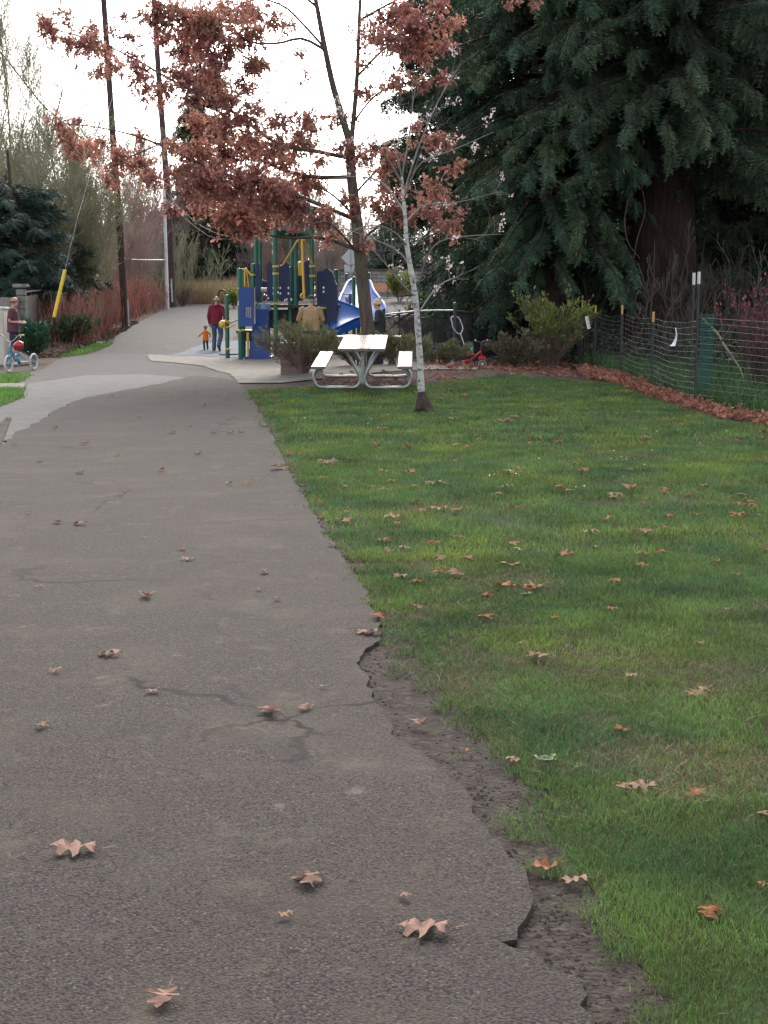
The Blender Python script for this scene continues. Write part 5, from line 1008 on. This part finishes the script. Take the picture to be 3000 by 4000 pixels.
    for s in 'LR':
        an, to = D['an' + s], D['toe' + s]; d = unit((to - an) * [1, 1, 0] if abs(to[2] - an[2]) < .12 else to - an); B = MB(); B.tube([an + [0, 0, -.0] - d * .055 - [0, 0, .035], an + d * .03 - [0, 0, .025], (an + to) / 2 + [0, 0, -.005], to + d * .02], [.046, .052, .046, .036], 12); B.tube([an + [0, 0, .02], an - [0, 0, .04]], .046, 10)
        mk('shoe', *sc(fuse(B, .01, 2)), shoe or black, t, smooth=True)
    if hair:
        B = MB(); m_, style = hair
        if style == 'fringe': B.smooth([hd + np.array(q) * h for q in ([-.076, .02, .0], [-.078, -.04, .01], [-.045, -.09, .005], [0, -.10, .0], [.045, -.09, .005], [.078, -.04, .01], [.076, .02, 0])], .026 * h, 8)
        else: B.ball(hd + np.array([0, -.012, .045]) * h, (.084 * h, .098 * h, .088 * h)); B.ball(hd + np.array([0, -.05, 0]) * h, (.072 * h, .062 * h, .075 * h))
        mk('hair', *sc(fuse(B, .010, 3)), m_, t, smooth=True)
    if hat:
        m_, style = hat; B = MB()
        if style == 'cap': B.ball(hd + [0, -.005, .05], (.092, .108, .085)); B.lathe([(.094, 0), (.096, .035)], hd + [0, -.005, .03], 20); B.smooth([hd + [-.07, .08, .04], hd + [-.04, .16, .035], hd + [.04, .16, .035], hd + [.07, .08, .04]], .022, 8)
        else: B.ball(hd + [0, -.02, .055], (.094, .108, .105)); B.smooth([hd + np.array(q) for q in ([-.088, .02, .03], [0, .10, .045], [.088, .02, .03], [.06, -.09, .015], [0, -.115, .01], [-.06, -.09, .015])], .022, 8, closed=True); B.ball(hd + [0, -.07, .15], (.05, .06, .05))
        mk('cap' if style == 'cap' else 'beanie', *sc(fuse(B, .010, 3)), m_, t, smooth=True)
    if glasses:
        B = MB(); [B.smooth([hd + [s * .032 + .026 * math.cos(a), .089, .018 + .02 * math.sin(a)] for a in np.linspace(0, 2 * PI, 9)[:-1]], .005, 5, closed=True) for s in (-1, 1)]; [B.tube([hd + [s * .06, .085, .022], hd + [s * .082, .0, .02]], .005, 5) for s in (-1, 1)]; B.tube([hd + [-.008, .09, .022], hd + [.008, .09, .022]], .005, 5)
        mk('glasses', *sc(merge(B.p)), glasses, t)
    return t
def cloth(n, a, b): return mat(n, a, b, 7, .9, .4, 26, bdist=.02)
denim = cloth('denim', (.045, .075, .13), (.07, .11, .18)); navy = cloth('navy_cloth', (.018, .02, .035), (.03, .032, .05)); brownhair = mat('brown_hair', (.10, .065, .045), (.16, .11, .08), 30, .7); greyhair = mat('grey_hair', (.20, .17, .15), (.28, .25, .22), 30, .7)
walk_ = dict(knL=(-.10, .07, .50), anL=(-.11, .02, .09), knR=(.12, .06, .51), anR=(.13, -.22, .20), toeR=(.14, -.15, .05), wrR=(.27, .10, .88), elR=(.28, -.02, 1.13))
x, y = G(848, 1373); person('man in dark red hooded jacket and jeans walking beside the orange toddler', (x, y, float(zt(x, y))), rad(-12), 1.78, walk_, cloth('maroon_jacket', (.20, .012, .028), (.15, .01, .022)), 1, denim, 1, mat('brown_shoe', (.06, .03, .025), rough=.6), (greyhair, 'fringe'), fat=1.12, hood=True)
x, y = G(804, 1369); person('toddler in bright orange hooded jacket and dark trousers walking away', (x, y, float(zt(x, y))), rad(18), .80, dict(head=(0, .03, 1.60), neck=(0, 0, 1.38), shL=(-.20, 0, 1.30), shR=(.20, 0, 1.30), elL=(-.37, .05, 1.12), wrL=(-.47, .16, 1.0), elR=(.36, .04, 1.10), wrR=(.34, .16, .98), pel=(0, 0, .80), chest=(0, 0, 1.15), hipL=(-.10, 0, .78), hipR=(.10, 0, .78), knL=(-.11, .05, .44), knR=(.11, -.01, .44), anR=(.11, -.12, .12)), cloth('orange_jacket', (.78, .20, .012), (.68, .15, .01)), 1, navy, 1, black, (brownhair, 'full'), head=1.5, fat=1.2, hood=True)
x = At(1213, 1183, 36.6)[0]; person('man in tan canvas jacket and dark cap seen from behind at the second table', (x, 36.6, float(zt(x, 36.6))), rad(3), 1.80, dict(elL=(-.30, .06, 1.14), wrL=(-.22, .27, 1.02), elR=(.30, .06, 1.14), wrR=(.22, .27, 1.02), neck=(0, .06, 1.45), head=(.02, .10, 1.61), shL=(-.20, .03, 1.40), shR=(.20, .03, 1.40)), cloth('tan_jacket', (.36, .235, .125), (.29, .185, .10)), 1, navy, 1, None, (greyhair, 'full'), (cloth('dark_cap', (.03, .036, .032), (.02, .025, .024)), 'cap'), fat=1.25)
x = At(1484, 1183, 37.4)[0]; person('person in black puffy jacket and cream knitted hat facing left behind the oak trunk', (x, 37.4, float(zt(x, 37.4))), rad(82), 1.70, dict(head=(0, .08, 1.60), neck=(0, .03, 1.45), elL=(-.24, .02, 1.14), wrL=(-.16, .24, 1.10), elR=(.24, .02, 1.14), wrR=(.16, .24, 1.10)), cloth('black_jacket', (.016, .019, .020), (.03, .034, .034)), 1, navy, 1, None, (brownhair, 'full'), (cloth('cream_knit', (.60, .46, .30), (.50, .37, .23)), 'beanie'), fat=1.2)
x = At(1030, 1183, 42.0)[0]; person('small child in pale blue top climbing at the top of the blue stepped climber', (x, 42.15, .665), rad(10), 1.16, dict(head=(0, .03, 1.60), neck=(0, 0, 1.42), shL=(-.20, 0, 1.33), shR=(.20, 0, 1.33), elL=(-.28, .1, 1.12), wrL=(-.22, .3, 1.12), elR=(.28, .1, 1.12), wrR=(.22, .3, 1.12)), cloth('pale_blue', (.28, .40, .58), (.22, .33, .50)), 1, navy, 1, None, (brownhair, 'full'), head=1.25)
x, y = G(58, 1430); person('balding man in maroon T-shirt, dark shorts and glasses standing behind the blue bicycle', (x, y, float(zt(x, y))), rad(-84), 1.75, dict(elR=(.24, -.06, 1.13), wrR=(.16, .20, 1.10), elL=(-.24, -.06, 1.13), wrL=(-.15, .19, 1.12), head=(0, .045, 1.62)), cloth('maroon_shirt', (.115, .038, .055), (.09, .03, .045)), .5, cloth('dark_shorts', (.018, .018, .022), (.028, .028, .032)), .5, mat('pale_shoe', (.42, .36, .34), rough=.7), (mat('short_hair', (.13, .085, .065), rough=.8), 'fringe'), fat=1.18, glasses=black)
x = At(1205, 1183, 35.2)[0]; tag(MB().lathe([(.005, 0), (.10, 0), (.135, .022), (.13, .026), (.10, .006), (.005, .006)], (At(1168, 1290, 34.9)[0], 34.95, float(zt(-2, 35)) + .765), 20).build('paper_plate', white, origin=(At(1168, 1290, 34.9)[0], 34.95, .8)), 'white paper plate on the second table before the man in tan', 'plate')

# ------------------------------------------------------------------ bicycle, helmet, tricycle
def wheel(par, c, R, wT, tyre_m, rim_m, ax, spokes=12, hub=.025, w=.022, name='wheel'):
    """wheel centre c, axle direction ax (unit, horizontal)"""
    ax = np.array(ax); f = np.array([-ax[1], ax[0], 0]); up_ = np.array([0, 0, 1.0]); c = np.array(c); circ = lambda r, n=28: [c + r * (math.cos(a) * f + math.sin(a) * up_) for a in np.linspace(0, 2 * PI, n + 1)[:-1]]
    wh = MB().tube(circ(R - wT), wT, 10, closed=True).build(name, tyre_m, par, smooth=True)
    rm_ = MB().tube(circ(R - wT * 2), .008, 6, closed=True).tube([c - ax * w, c + ax * w], hub, 10); [rm_.tube([c + ax * w * .6 * (-1) ** i, c + (R - wT * 2) * (math.cos(a) * f + math.sin(a) * up_)], .0022, 4) for i, a in enumerate(np.linspace(0, 2 * PI, spokes + 1)[:-1])]
    rm_.build('rim', rim_m, wh, smooth=True)
bz = float(zt(-8.8, 33.6)); b0 = np.array([*At(25, 1183, 33.4)[:2], bz + .20]); b1 = np.array([*At(124, 1183, 34.6)[:2], bz + .20]); d = (b1 - b0); Lb = np.linalg.norm(d); d /= Lb; ax = np.array([-d[1], d[0], 0])
bike = empty('bicycle', (*((b0 + b1) / 2)[:2], bz), "child's blue bicycle with white tyres and yellow saddle standing by the left edge", 'bicycle'); teal = mat('bike_blue', (.01, .20, .34), (.015, .24, .40), 4, .35); wt = mat('white_tyre', (.60, .59, .58), (.50, .49, .48), 6, .7)
wheel(bike, b0, .205, .024, wt, steel, ax); wheel(bike, b1, .205, .024, wt, steel, ax)
bp = lambda u, z, s=0.0: tuple(b0 + d * u + ax * s + [0, 0, z - .20])
MB().tube([bp(.10, .60), bp(.07, .48)], .022).tube([bp(.08, .50), bp(.36, .24)], .02).tube([bp(.09, .56), bp(.30, .38), bp(.46, .42)], .017).tube([bp(.36, .24), bp(.50, .52)], .017).tube([bp(.36, .24, .04), bp(Lb, .20, .05)], .011).tube([bp(.36, .24, -.04), bp(Lb, .20, -.05)], .011).tube([bp(.47, .45, .03), bp(Lb, .20, .05)], .010).tube([bp(.47, .45, -.03), bp(Lb, .20, -.05)], .010).build('frame', teal, bike, smooth=True)
MB().tube([bp(.075, .48, .045), bp(0, .20, .045)], .014).tube([bp(.075, .48, -.045), bp(0, .20, -.045)], .014).tube([bp(.075, .48, -.05), bp(.075, .48, .05)], .016).build('fork', teal, bike, smooth=True)
hb = MB().tube([bp(.10, .60), bp(.12, .70)], .015).smooth([bp(.17, .86, .26), bp(.12, .84, .20), bp(.11, .72, .06), bp(.11, .72, -.06), bp(.12, .84, -.20), bp(.17, .86, -.26)], .011, 8).build('handlebar', steel, bike, smooth=True); [MB().tube([bp(.14, .85, s * .24), bp(.20, .865, s * .32)], .018).build('grip', mat('pale_grip', (.60, .50, .32), rough=.7) if s < 0 else black, hb, smooth=True) for s in (-1, 1)]
MB().prism([(-.13, .02), (-.12, .05), (-.02, .055), (.08, .07), (.13, .09), (.13, .05), (.06, .0), (-.04, .005)], .12, (0, 0, 0), Matrix.Translation(bp(.52, .60)) @ Matrix.Rotation(math.atan2(d[1], d[0]), 4, 'Z')).build('saddle', mat('cream_saddle', (.62, .50, .28), (.5, .38, .2), 5, .6), bike); MB().tube([bp(.49, .5), bp(.52, .61)], .013).build('seat_post', steel, bike, smooth=True)
cr = MB().lathe([(.075, -.008), (.085, 0), (.075, .008)], (0, 0, 0), 18, 'y'); Vc, Fc = cr.p[0]; a_ = math.atan2(d[1], d[0]); Vc = np.stack([Vc[:, 0] * math.cos(a_) - Vc[:, 1] * math.sin(a_), Vc[:, 0] * math.sin(a_) + Vc[:, 1] * math.cos(a_), Vc[:, 2]], -1); cr.p[0] = (Vc + np.array(bp(.36, .24, -.07)), Fc); cr.build('chain_guard', teal, bike, smooth=True)
MB().tube([bp(.36, .24, -.09), bp(.43, .17, -.09)], .01).box(bp(.44, .16, -.14), (.08, .09, .025), rz=a_).build('pedal', black, bike); MB().tube([bp(.36, .24, .09), bp(.29, .31, .09)], .01).box(bp(.28, .32, .14), (.08, .09, .025), rz=a_).build('pedal', black, bike)
c = np.array(bp(.24, .60, -.13)); hm_ = empty('helmet', tuple(c), 'red and dark child helmet hanging from the blue bicycle handlebar', 'helmet'); B = MB(); B.ball(c, (.12, .10, .11)); B.ball(c + [.03, -.03, .03], (.105, .09, .10)); mk('shell', *fuse(B, .012, 3), mat('helmet_red', (.48, .03, .05), (.40, .025, .04), 4, .35), hm_, smooth=True)
B = MB(); [B.smooth([c + [-.11 + .06 * i, -.09, .05 - .02 * i], c + [-.07 + .06 * i, -.125, -.01], c + [-.02 + .06 * i, -.10, -.07]], .012, 6) for i in range(1)]; B.build('vent', black, hm_); MB().smooth([c + [.02, 0, .1], c + [-.02, .02, .2], c + [-.08, .05, .26]], .008, 6).build('strap', black, hm_)
tx0, ty0 = At(1878, 1183, 35.0)[0], 35.0; tz = .0; red = mat('red_enamel', (.50, .018, .03), (.42, .015, .025), 5, .3); P3 = lambda px, py, dy=0.0: At(px, py, 35.0 + dy)
tri = empty('tricycle', (At(1840, 1183, 35)[0], 35, 0), 'red tricycle with tall pale push handle behind the black fence corner', 'tricycle'); s_ = 160.
cF = At(1885, 1421, 34.9); wheel(tri, (cF[0], cF[1], .135), .135, .018, black, white, (.25, .968, 0), 10)
for px, dy in ((1790, -.1), (1840, .28)): c = At(px, 1425, 35 + dy); wheel(tri, (c[0], c[1], .11), .11, .018, black, white, (.15, .989, 0), 8)
MB().smooth([P3(1800, 1412, .1), P3(1835, 1408), P3(1858, 1390), P3(1880, 1372)], .024).tube([P3(1877, 1362), P3(1880, 1380), P3(1883, 1396)], .02).tube([P3(1790, 1418, -.1), P3(1840, 1416, .28)], .015).build('frame', red, tri, smooth=True)
MB().prism([(xz(a, b_, 35)[0], xz(a, b_, 35)[1]) for a, b_ in ((1866, 1400), (1874, 1390), (1890, 1389), (1897, 1396), (1899, 1410), (1894, 1404), (1885, 1399), (1872, 1404))], .07, (0, 34.9, 0)).build('mudguard', red, tri)
MB().smooth([P3(1814, 1352, .1), P3(1817, 1372, .1), P3(1824, 1382, .1), P3(1845, 1386, .05), P3(1852, 1382, .05)], .03).box(P3(1834, 1384), (.22, .24, .035), bev=.012).box(P3(1819, 1364), (.035, .24, .22), ry=-.15, bev=.012).build('seat', red, tri)
h_ = MB().smooth([P3(1766, 1262, -.1), P3(1762, 1244, -.1), P3(1768, 1237, -.05), P3(1790, 1240, .1), P3(1802, 1262, .12), P3(1808, 1285, .1), P3(1800, 1304, .06), P3(1808, 1330, .05), P3(1816, 1356, .05)], .013, 8).smooth([P3(1766, 1262, -.1), P3(1770, 1280, -.08), P3(1785, 1300, 0), P3(1800, 1305, .06)], .012, 8).build('push_handle', mat('pale_metal', (.55, .53, .50), rough=.4), tri, smooth=True)
MB().smooth([P3(1880, 1365), P3(1878, 1340), P3(1870, 1335, -.1), P3(1856, 1332, -.22)], .011, 8).smooth([P3(1878, 1340), P3(1890, 1332, .12), P3(1905, 1330, .22)], .011, 8).build('handlebar', steel, tri, smooth=True); MB().ball(P3(1857, 1329, -.22), .022, 8, 6).ball(P3(1905, 1329, .22), .026, 8, 6).build('grip', white, tri, smooth=True)
B = MB(); B.smooth([P3(1888, 1335), P3(1884, 1362), P3(1896, 1372), P3(1918, 1362), P3(1922, 1338), P3(1905, 1333)], .05, 8); B.box(P3(1903, 1350), (.22, .14, .2), bev=.05); B.build('basket', black, tri)
c = P3(1842, 1378, -.02); tag(MB().lathe([(.005, 0), (.036, .0), (.037, .13), (.028, .165), (.022, .17), (.022, .20), (.012, .215), (.004, .216)], c, 14).build('water_bottle', mat('teal_bottle', (.16, .36, .36), rough=.35), origin=c, smooth=True), 'pale teal water bottle standing on the red tricycle seat', 'bottle')
x, y = At(1745, 1183, 34.7)[0], 34.7; bm = bmesh.new(); bmesh.ops.create_icosphere(bm, subdivisions=4, radius=1); rr = random.Random(3)
for v in bm.verts: n_ = float(fbm(v.co.x * 1.8 + 5, v.co.y * 1.8 + v.co.z * 1.3, 5)); v.co = Vector((v.co.x * .30, v.co.y * .2, v.co.z * .20)) * (.65 + .7 * n_)
B = MB(); B.bm(bm); V, F = merge(B.p); tag(mk('rock', V + [x, y, .06], F, mat('pink_rock', (.30, .19, .17), (.22, .14, .125), 9, .9, .5, 30), origin=(x, y, 0), smooth=True), 'pinkish rock with red leaves on it at the foot of the black fence', 'rock')

# ------------------------------------------------------------------ fallen leaves
tanl = mat('leaf_tan', (.27, .165, .128), (.20, .115, .083), 18, .8, trans=.12, spec=.08); redl = mat('leaf_rust', (.21, .075, .038), (.28, .12, .065), 18, .8, trans=.12, spec=.08); drab = mat('leaf_brown', (.20, .125, .075), (.28, .18, .11), 18, .8, trans=.12, spec=.08)
LV = []
for i in range(9):
    V, F = leaf_tpl(LEAF_HALF, (-.16, .18, -.08, -.25, .1, -.14, .3, -.2, -.06)[i], (-.2, -.15, .12, -.25, -.08, -.22, .18, -.08, -.18)[i], i * 1.3); V = V - [0, .45, 0]; V[:, 2] -= np.percentile(V[:, 2], 8)
    V = np.vstack([V, [[-.012, -.45, V[1, 2]], [.012, -.45, V[1, 2]], [.008, -.68, V[1, 2] + .05], [-.008, -.68, V[1, 2] + .05]]]); n = len(V); F = np.vstack([F, [(n - 4, n - 3, n - 2, n - 1)]]); LV.append((V, F))
LM = []
for i, (V, F) in enumerate(LV):
    for m in (tanl, redl, drab):
        me = bpy.data.meshes.new('oak_leaf'); me.from_pydata(V.tolist(), [], F.tolist()); me.materials.append(m); LM.append(me)
rr = random.Random(77)
def leaf(px, py, wpx, label, group, m=0, v=None, rz=None, lift=0.0):
    x, y = G(px, py); depth = math.hypot(y, EYE) ; s = wpx / (FP / depth) * 1.2
    on = inpoly(np.array([x]), np.array([y]), path_poly)[0]; z = float(zt(x, y)) + (.037 if on else lift + .01)
    o = bpy.data.objects.new('oak_leaf', LM[(rr.randrange(9) if v is None else v) * 3 + m]); COL.objects.link(o); o.location = (x, y, z); o.scale = (s, s, s); o.rotation_euler = (rr.uniform(-.15, .15), rr.uniform(-.15, .15), rr.uniform(0, 6.28) if rz is None else rz); tag(o, label, 'leaf', group)
D_ = 3000 / 1659.0
gpa, gla = 'oak leaves fallen on the asphalt path', 'oak leaves fallen on the lawn'
for x, y, w, m, v, rz, lb in ((170,1858,92,0,0,1.7,'broad pinkish tan oak leaf alone on the left of the near path'), (667,1926,80,0,3,.2,'pale tan spread oak leaf in the middle of the near path'), (927,2034,104,0,0,1.3,'largest brown oak leaf on the near path beside the broken dirt edge'),
    (355,2185,76,0,2,3.0,'pale lobed oak leaf at the bottom edge of the path'), (582,1556,58,0,1,.3,'light tan curled oak leaf mid path left of the first dirt notch'), (334,1509,34,0,5,2.2,'upright folded tan oak leaf on the path'), (240,1428,50,0,3,1.4,'flat pale oak leaf at left of the path level with the first dirt notch'),
    (800,1380,54,0,0,1.2,'pale oak leaf lying over a dark one at the lawn corner of the path'), (907,1577,42,0,6,.8,'tan oak leaf lying in the bare dirt strip'), (1182,1891,56,1,6,1.5,'dark red curled oak leaf at the edge of the dirt strip'), (1247,1918,54,0,4,1.5,'pale oak leaf on the turf edge beside the dark red curled one'),
    (1536,1987,62,1,3,2.6,'large bright rust oak leaf in the near lawn at right'), (1392,1713,60,0,1,1.6,'long pale oak leaf in the lawn next to a rust one'), (1505,1727,48,1,2,2.5,'rust oak leaf standing on edge in the near lawn'), (1157,1279,48,2,6,2.0,'big crumpled tan oak leaf in mid lawn')): leaf(x * D_, y * D_, w * D_, lb, None, m, v, rz, .015)
for x, y, w in ((118,1465,30),(93,1585,35),(873,1960,30),(615,2004,32),(662,1545,36),(316,1301,42)): leaf(x * D_, y * D_, w * D_, 'small dry oak leaf curled on the near asphalt', gpa + ' near', rr.choice((0, 0, 2)))
for x, y, w in ((407,1219,30),(391,1196,22),(572,1247,28),(599,1306,20),(560,1285,18),(176,1141,30),(124,1138,26),(428,986,22),(370,940,22),(349,1023,25),(175,1029,25),(14,912,24),(186,965,20),(255,990,18),(461,941,16),(497,940,20),(521,938,18),(535,1053,24),(495,1052,20),(87,1003,18),(62,1118,18),(85,1279,18),(607,1019,42),(632,1030,28),(660,1078,24),(712,1160,22),(718,1188,26),(818,1345,45),(815,1331,32),(842,1514,14),(700,1500,18),(410,925,16),(440,880,14),(300,905,18),(480,860,14),(560,885,18),(240,860,16),(120,930,18),(655,1050,24),(690,1120,22),(575,925,30),(595,955,24)): leaf(x * D_, y * D_, w * D_, 'small dry oak leaf lying farther up the asphalt path', gpa, rr.choice((0, 0, 2, 1)))
LW = [(1347,1716,42),(1650,1776,34),(1650,1930,26),(1345,1591,36),(1510,1509,56),(1365,1472,26),(1105,1656,32),(1010,1637,20),(1165,1430,56),(1050,1296,36),(1050,1343,40),(899,1321,28),(1200,1345,28),(1514,1400,24),(1575,1325,22),(1324,1325,26),(1280,1157,40),(1385,1157,44),(1287,1190,22),(1222,1207,42),(1437,1148,22),(1360,1063,42),(1390,1060,20),(1390,1095,20),(1310,1128,28),(940,1049,42),(965,1051,22),(1073,1075,24),(835,1067,28),(707,1006,46),(880,1026,32),(745,1057,22),(850,1125,42),(905,1111,32),(945,1105,42),(985,1112,32),(830,1175,38),(872,1192,32),(988,1168,28),(950,1215,36),(1010,1215,42),(1120,1195,28),(1112,1180,20),(750,1112,18),(815,967,24),(1010,970,28),(980,900,20),(1110,905,30),(1155,900,26),(1085,912,34),(690,1003,30),(1490,1075,22),(1520,1057,24),(1600,1075,26),(1640,1120,16),(1580,1123,24),(1655,1195,22),(1550,1222,22),(1590,1250,24),(1130,1400,20)]
for x, y, w in LW: leaf(x * D_, y * D_, w * D_, 'brown oak leaf curled on the grass of the lawn', gla, rr.choice((0, 1, 2, 2, 1)), None, None, .018)
cnt = 0
lpa = np.array(lawn)
while cnt < 165:
    px, py = rr.uniform(960, 3000), 1525 + 820 * rr.random() ** 1.9; x, y = G(px, py)
    if not inpoly(np.array([x]), np.array([y]), lawn)[0] or (py > 1800 and rr.random() < .5): continue
    leaf(px, py, rr.uniform(.08, .14) * FP / y, 'brown oak leaf curled on the grass of the lawn', gla, rr.choice((1, 1, 2, 2)), None, None, .02); cnt += 1
def litter(name, poly, n, m, seed, s=.12, hmax=.05):
    r = np.random.default_rng(seed); p = np.array(poly); x = r.uniform(p[:, 0].min(), p[:, 0].max(), n * 8); y = r.uniform(p[:, 1].min(), p[:, 1].max(), n * 8); k = inpoly(x, y, poly); x, y = x[k][:n], y[k][:n]; n = len(x)
    P_ = np.stack([x, y, zt(x, y) + .015 + hmax * r.uniform(0, 1, n) ** 1.5], -1); nr = r.normal(0, .55, (n, 3)) + [0, 0, 1]; V, F = scatter(leaf_tpl(LEAF_LOW, .7, .5, 1), P_, r.normal(size=(n, 3)) * [1, 1, .35], nr, s * r.uniform(.6, 1.25, n)); return tag(mk(name, V, F, m, tint=np.repeat(np.clip(r.normal(.5, .25, n), 0, 1), 21)), kind='stuff')
ltm = mat('leaf_litter', (.30, .125, .075), (.20, .075, .05), 5, .7, tint=.55, trans=.1); ltd = mat('dull_litter', (.19, .125, .095), (.13, .08, .06), 5, .8, tint=.5)
strip = gp((2270, 1434), (2440, 1474), (2560, 1520), (2720, 1574), (2800, 1600), (3000, 1642)) + [(8.6, 17), (7.6, 17)] + gp((3000, 1672), (2800, 1634), (2640, 1586), (2500, 1540), (2420, 1502), (2280, 1480))
litter('leaf_drift', strip, 3000, ltm, 1, .11, .08)
mul = gp((1640, 1512), (1760, 1490), (1850, 1474), (2000, 1464), (2200, 1478), (2300, 1470), (2250, 1425), (1950, 1400), (1700, 1420), (1640, 1440)); litter('leaf_litter', mul, 900, ltm, 2, .11, .03)
litter('leaf_litter', gp((1230, 1512), (1640, 1512), (1640, 1470), (1420, 1455), (1230, 1480)), 130, ltm, 3, .10, .02)
litter('leaf_litter', gp((150, 1400), (230, 1398), (300, 1366), (420, 1336), (470, 1300), (420, 1290), (300, 1310), (150, 1340)), 3200, ltd, 4, .14, .10)
litter('leaf_litter', gp((440, 1312), (490, 1296), (540, 1262), (520, 1255), (440, 1296)), 260, ltd, 5, .13, .03)
# small white daisies in the turf and a pale weed
r = np.random.default_rng(6); dp = []
while len(dp) < 45:
    cpx, cpy = [(1250, 1640), (1480, 1660), (2350, 1800), (2500, 1790), (2300, 1900), (1950, 1860), (2650, 1720), (2150, 1780)][r.integers(0, 8)]; px, py = r.normal(cpx, 130), r.normal(cpy, 18); x, y = G(px, py)
    if inpoly(np.array([x]), np.array([y]), lawn)[0]: dp.append((x, y, float(zt(x, y)) + .045))
dp = np.array(dp); tag(mk('daisies', *(lambda a: (a[0], [a[1]]))(scatter((np.array([(math.cos(a) * .5, math.sin(a) * .5, .1) for a in np.linspace(0, 2 * PI, 9)[:-1]] + [(0, 0, 0)]), np.array([(i, i + 1, (i + 2) % 8, 8) for i in range(0, 8, 2)])), dp, r.normal(size=dp.shape) * [1, 1, .1], r.normal(0, .4, dp.shape) + [0, -.4, 1], r.uniform(.010, .017, len(dp)))), white), kind='stuff')
for px, py, s, lb in ((1180 * D_, 1663 * D_, .05, 'pale green lobed weed at the lawn edge beside the dirt strip'), (1135 * D_, 1298 * D_, .05, 'pale weed rosette next to the crumpled tan leaf')):
    x, y = G(px, py); a = np.linspace(0, 2 * PI, 16)[:-1] + r.normal(0, .2, 15); n = len(a); V, F = scatter(leaf_tpl(LEAF_LOW, .3, .2, 1), np.tile([x, y, .03], (n, 1)), np.stack([np.cos(a), np.sin(a), .35 + 0 * a], -1), np.tile([0, 0, 1.], (n, 1)), s * r.uniform(.3, 1.0, n)); tag(mk('weed', V, [F], mat('pale_weed', (.10, .17, .07), (.12, .19, .09), 8, .7), origin=(x, y, .01)), lb, 'plant')
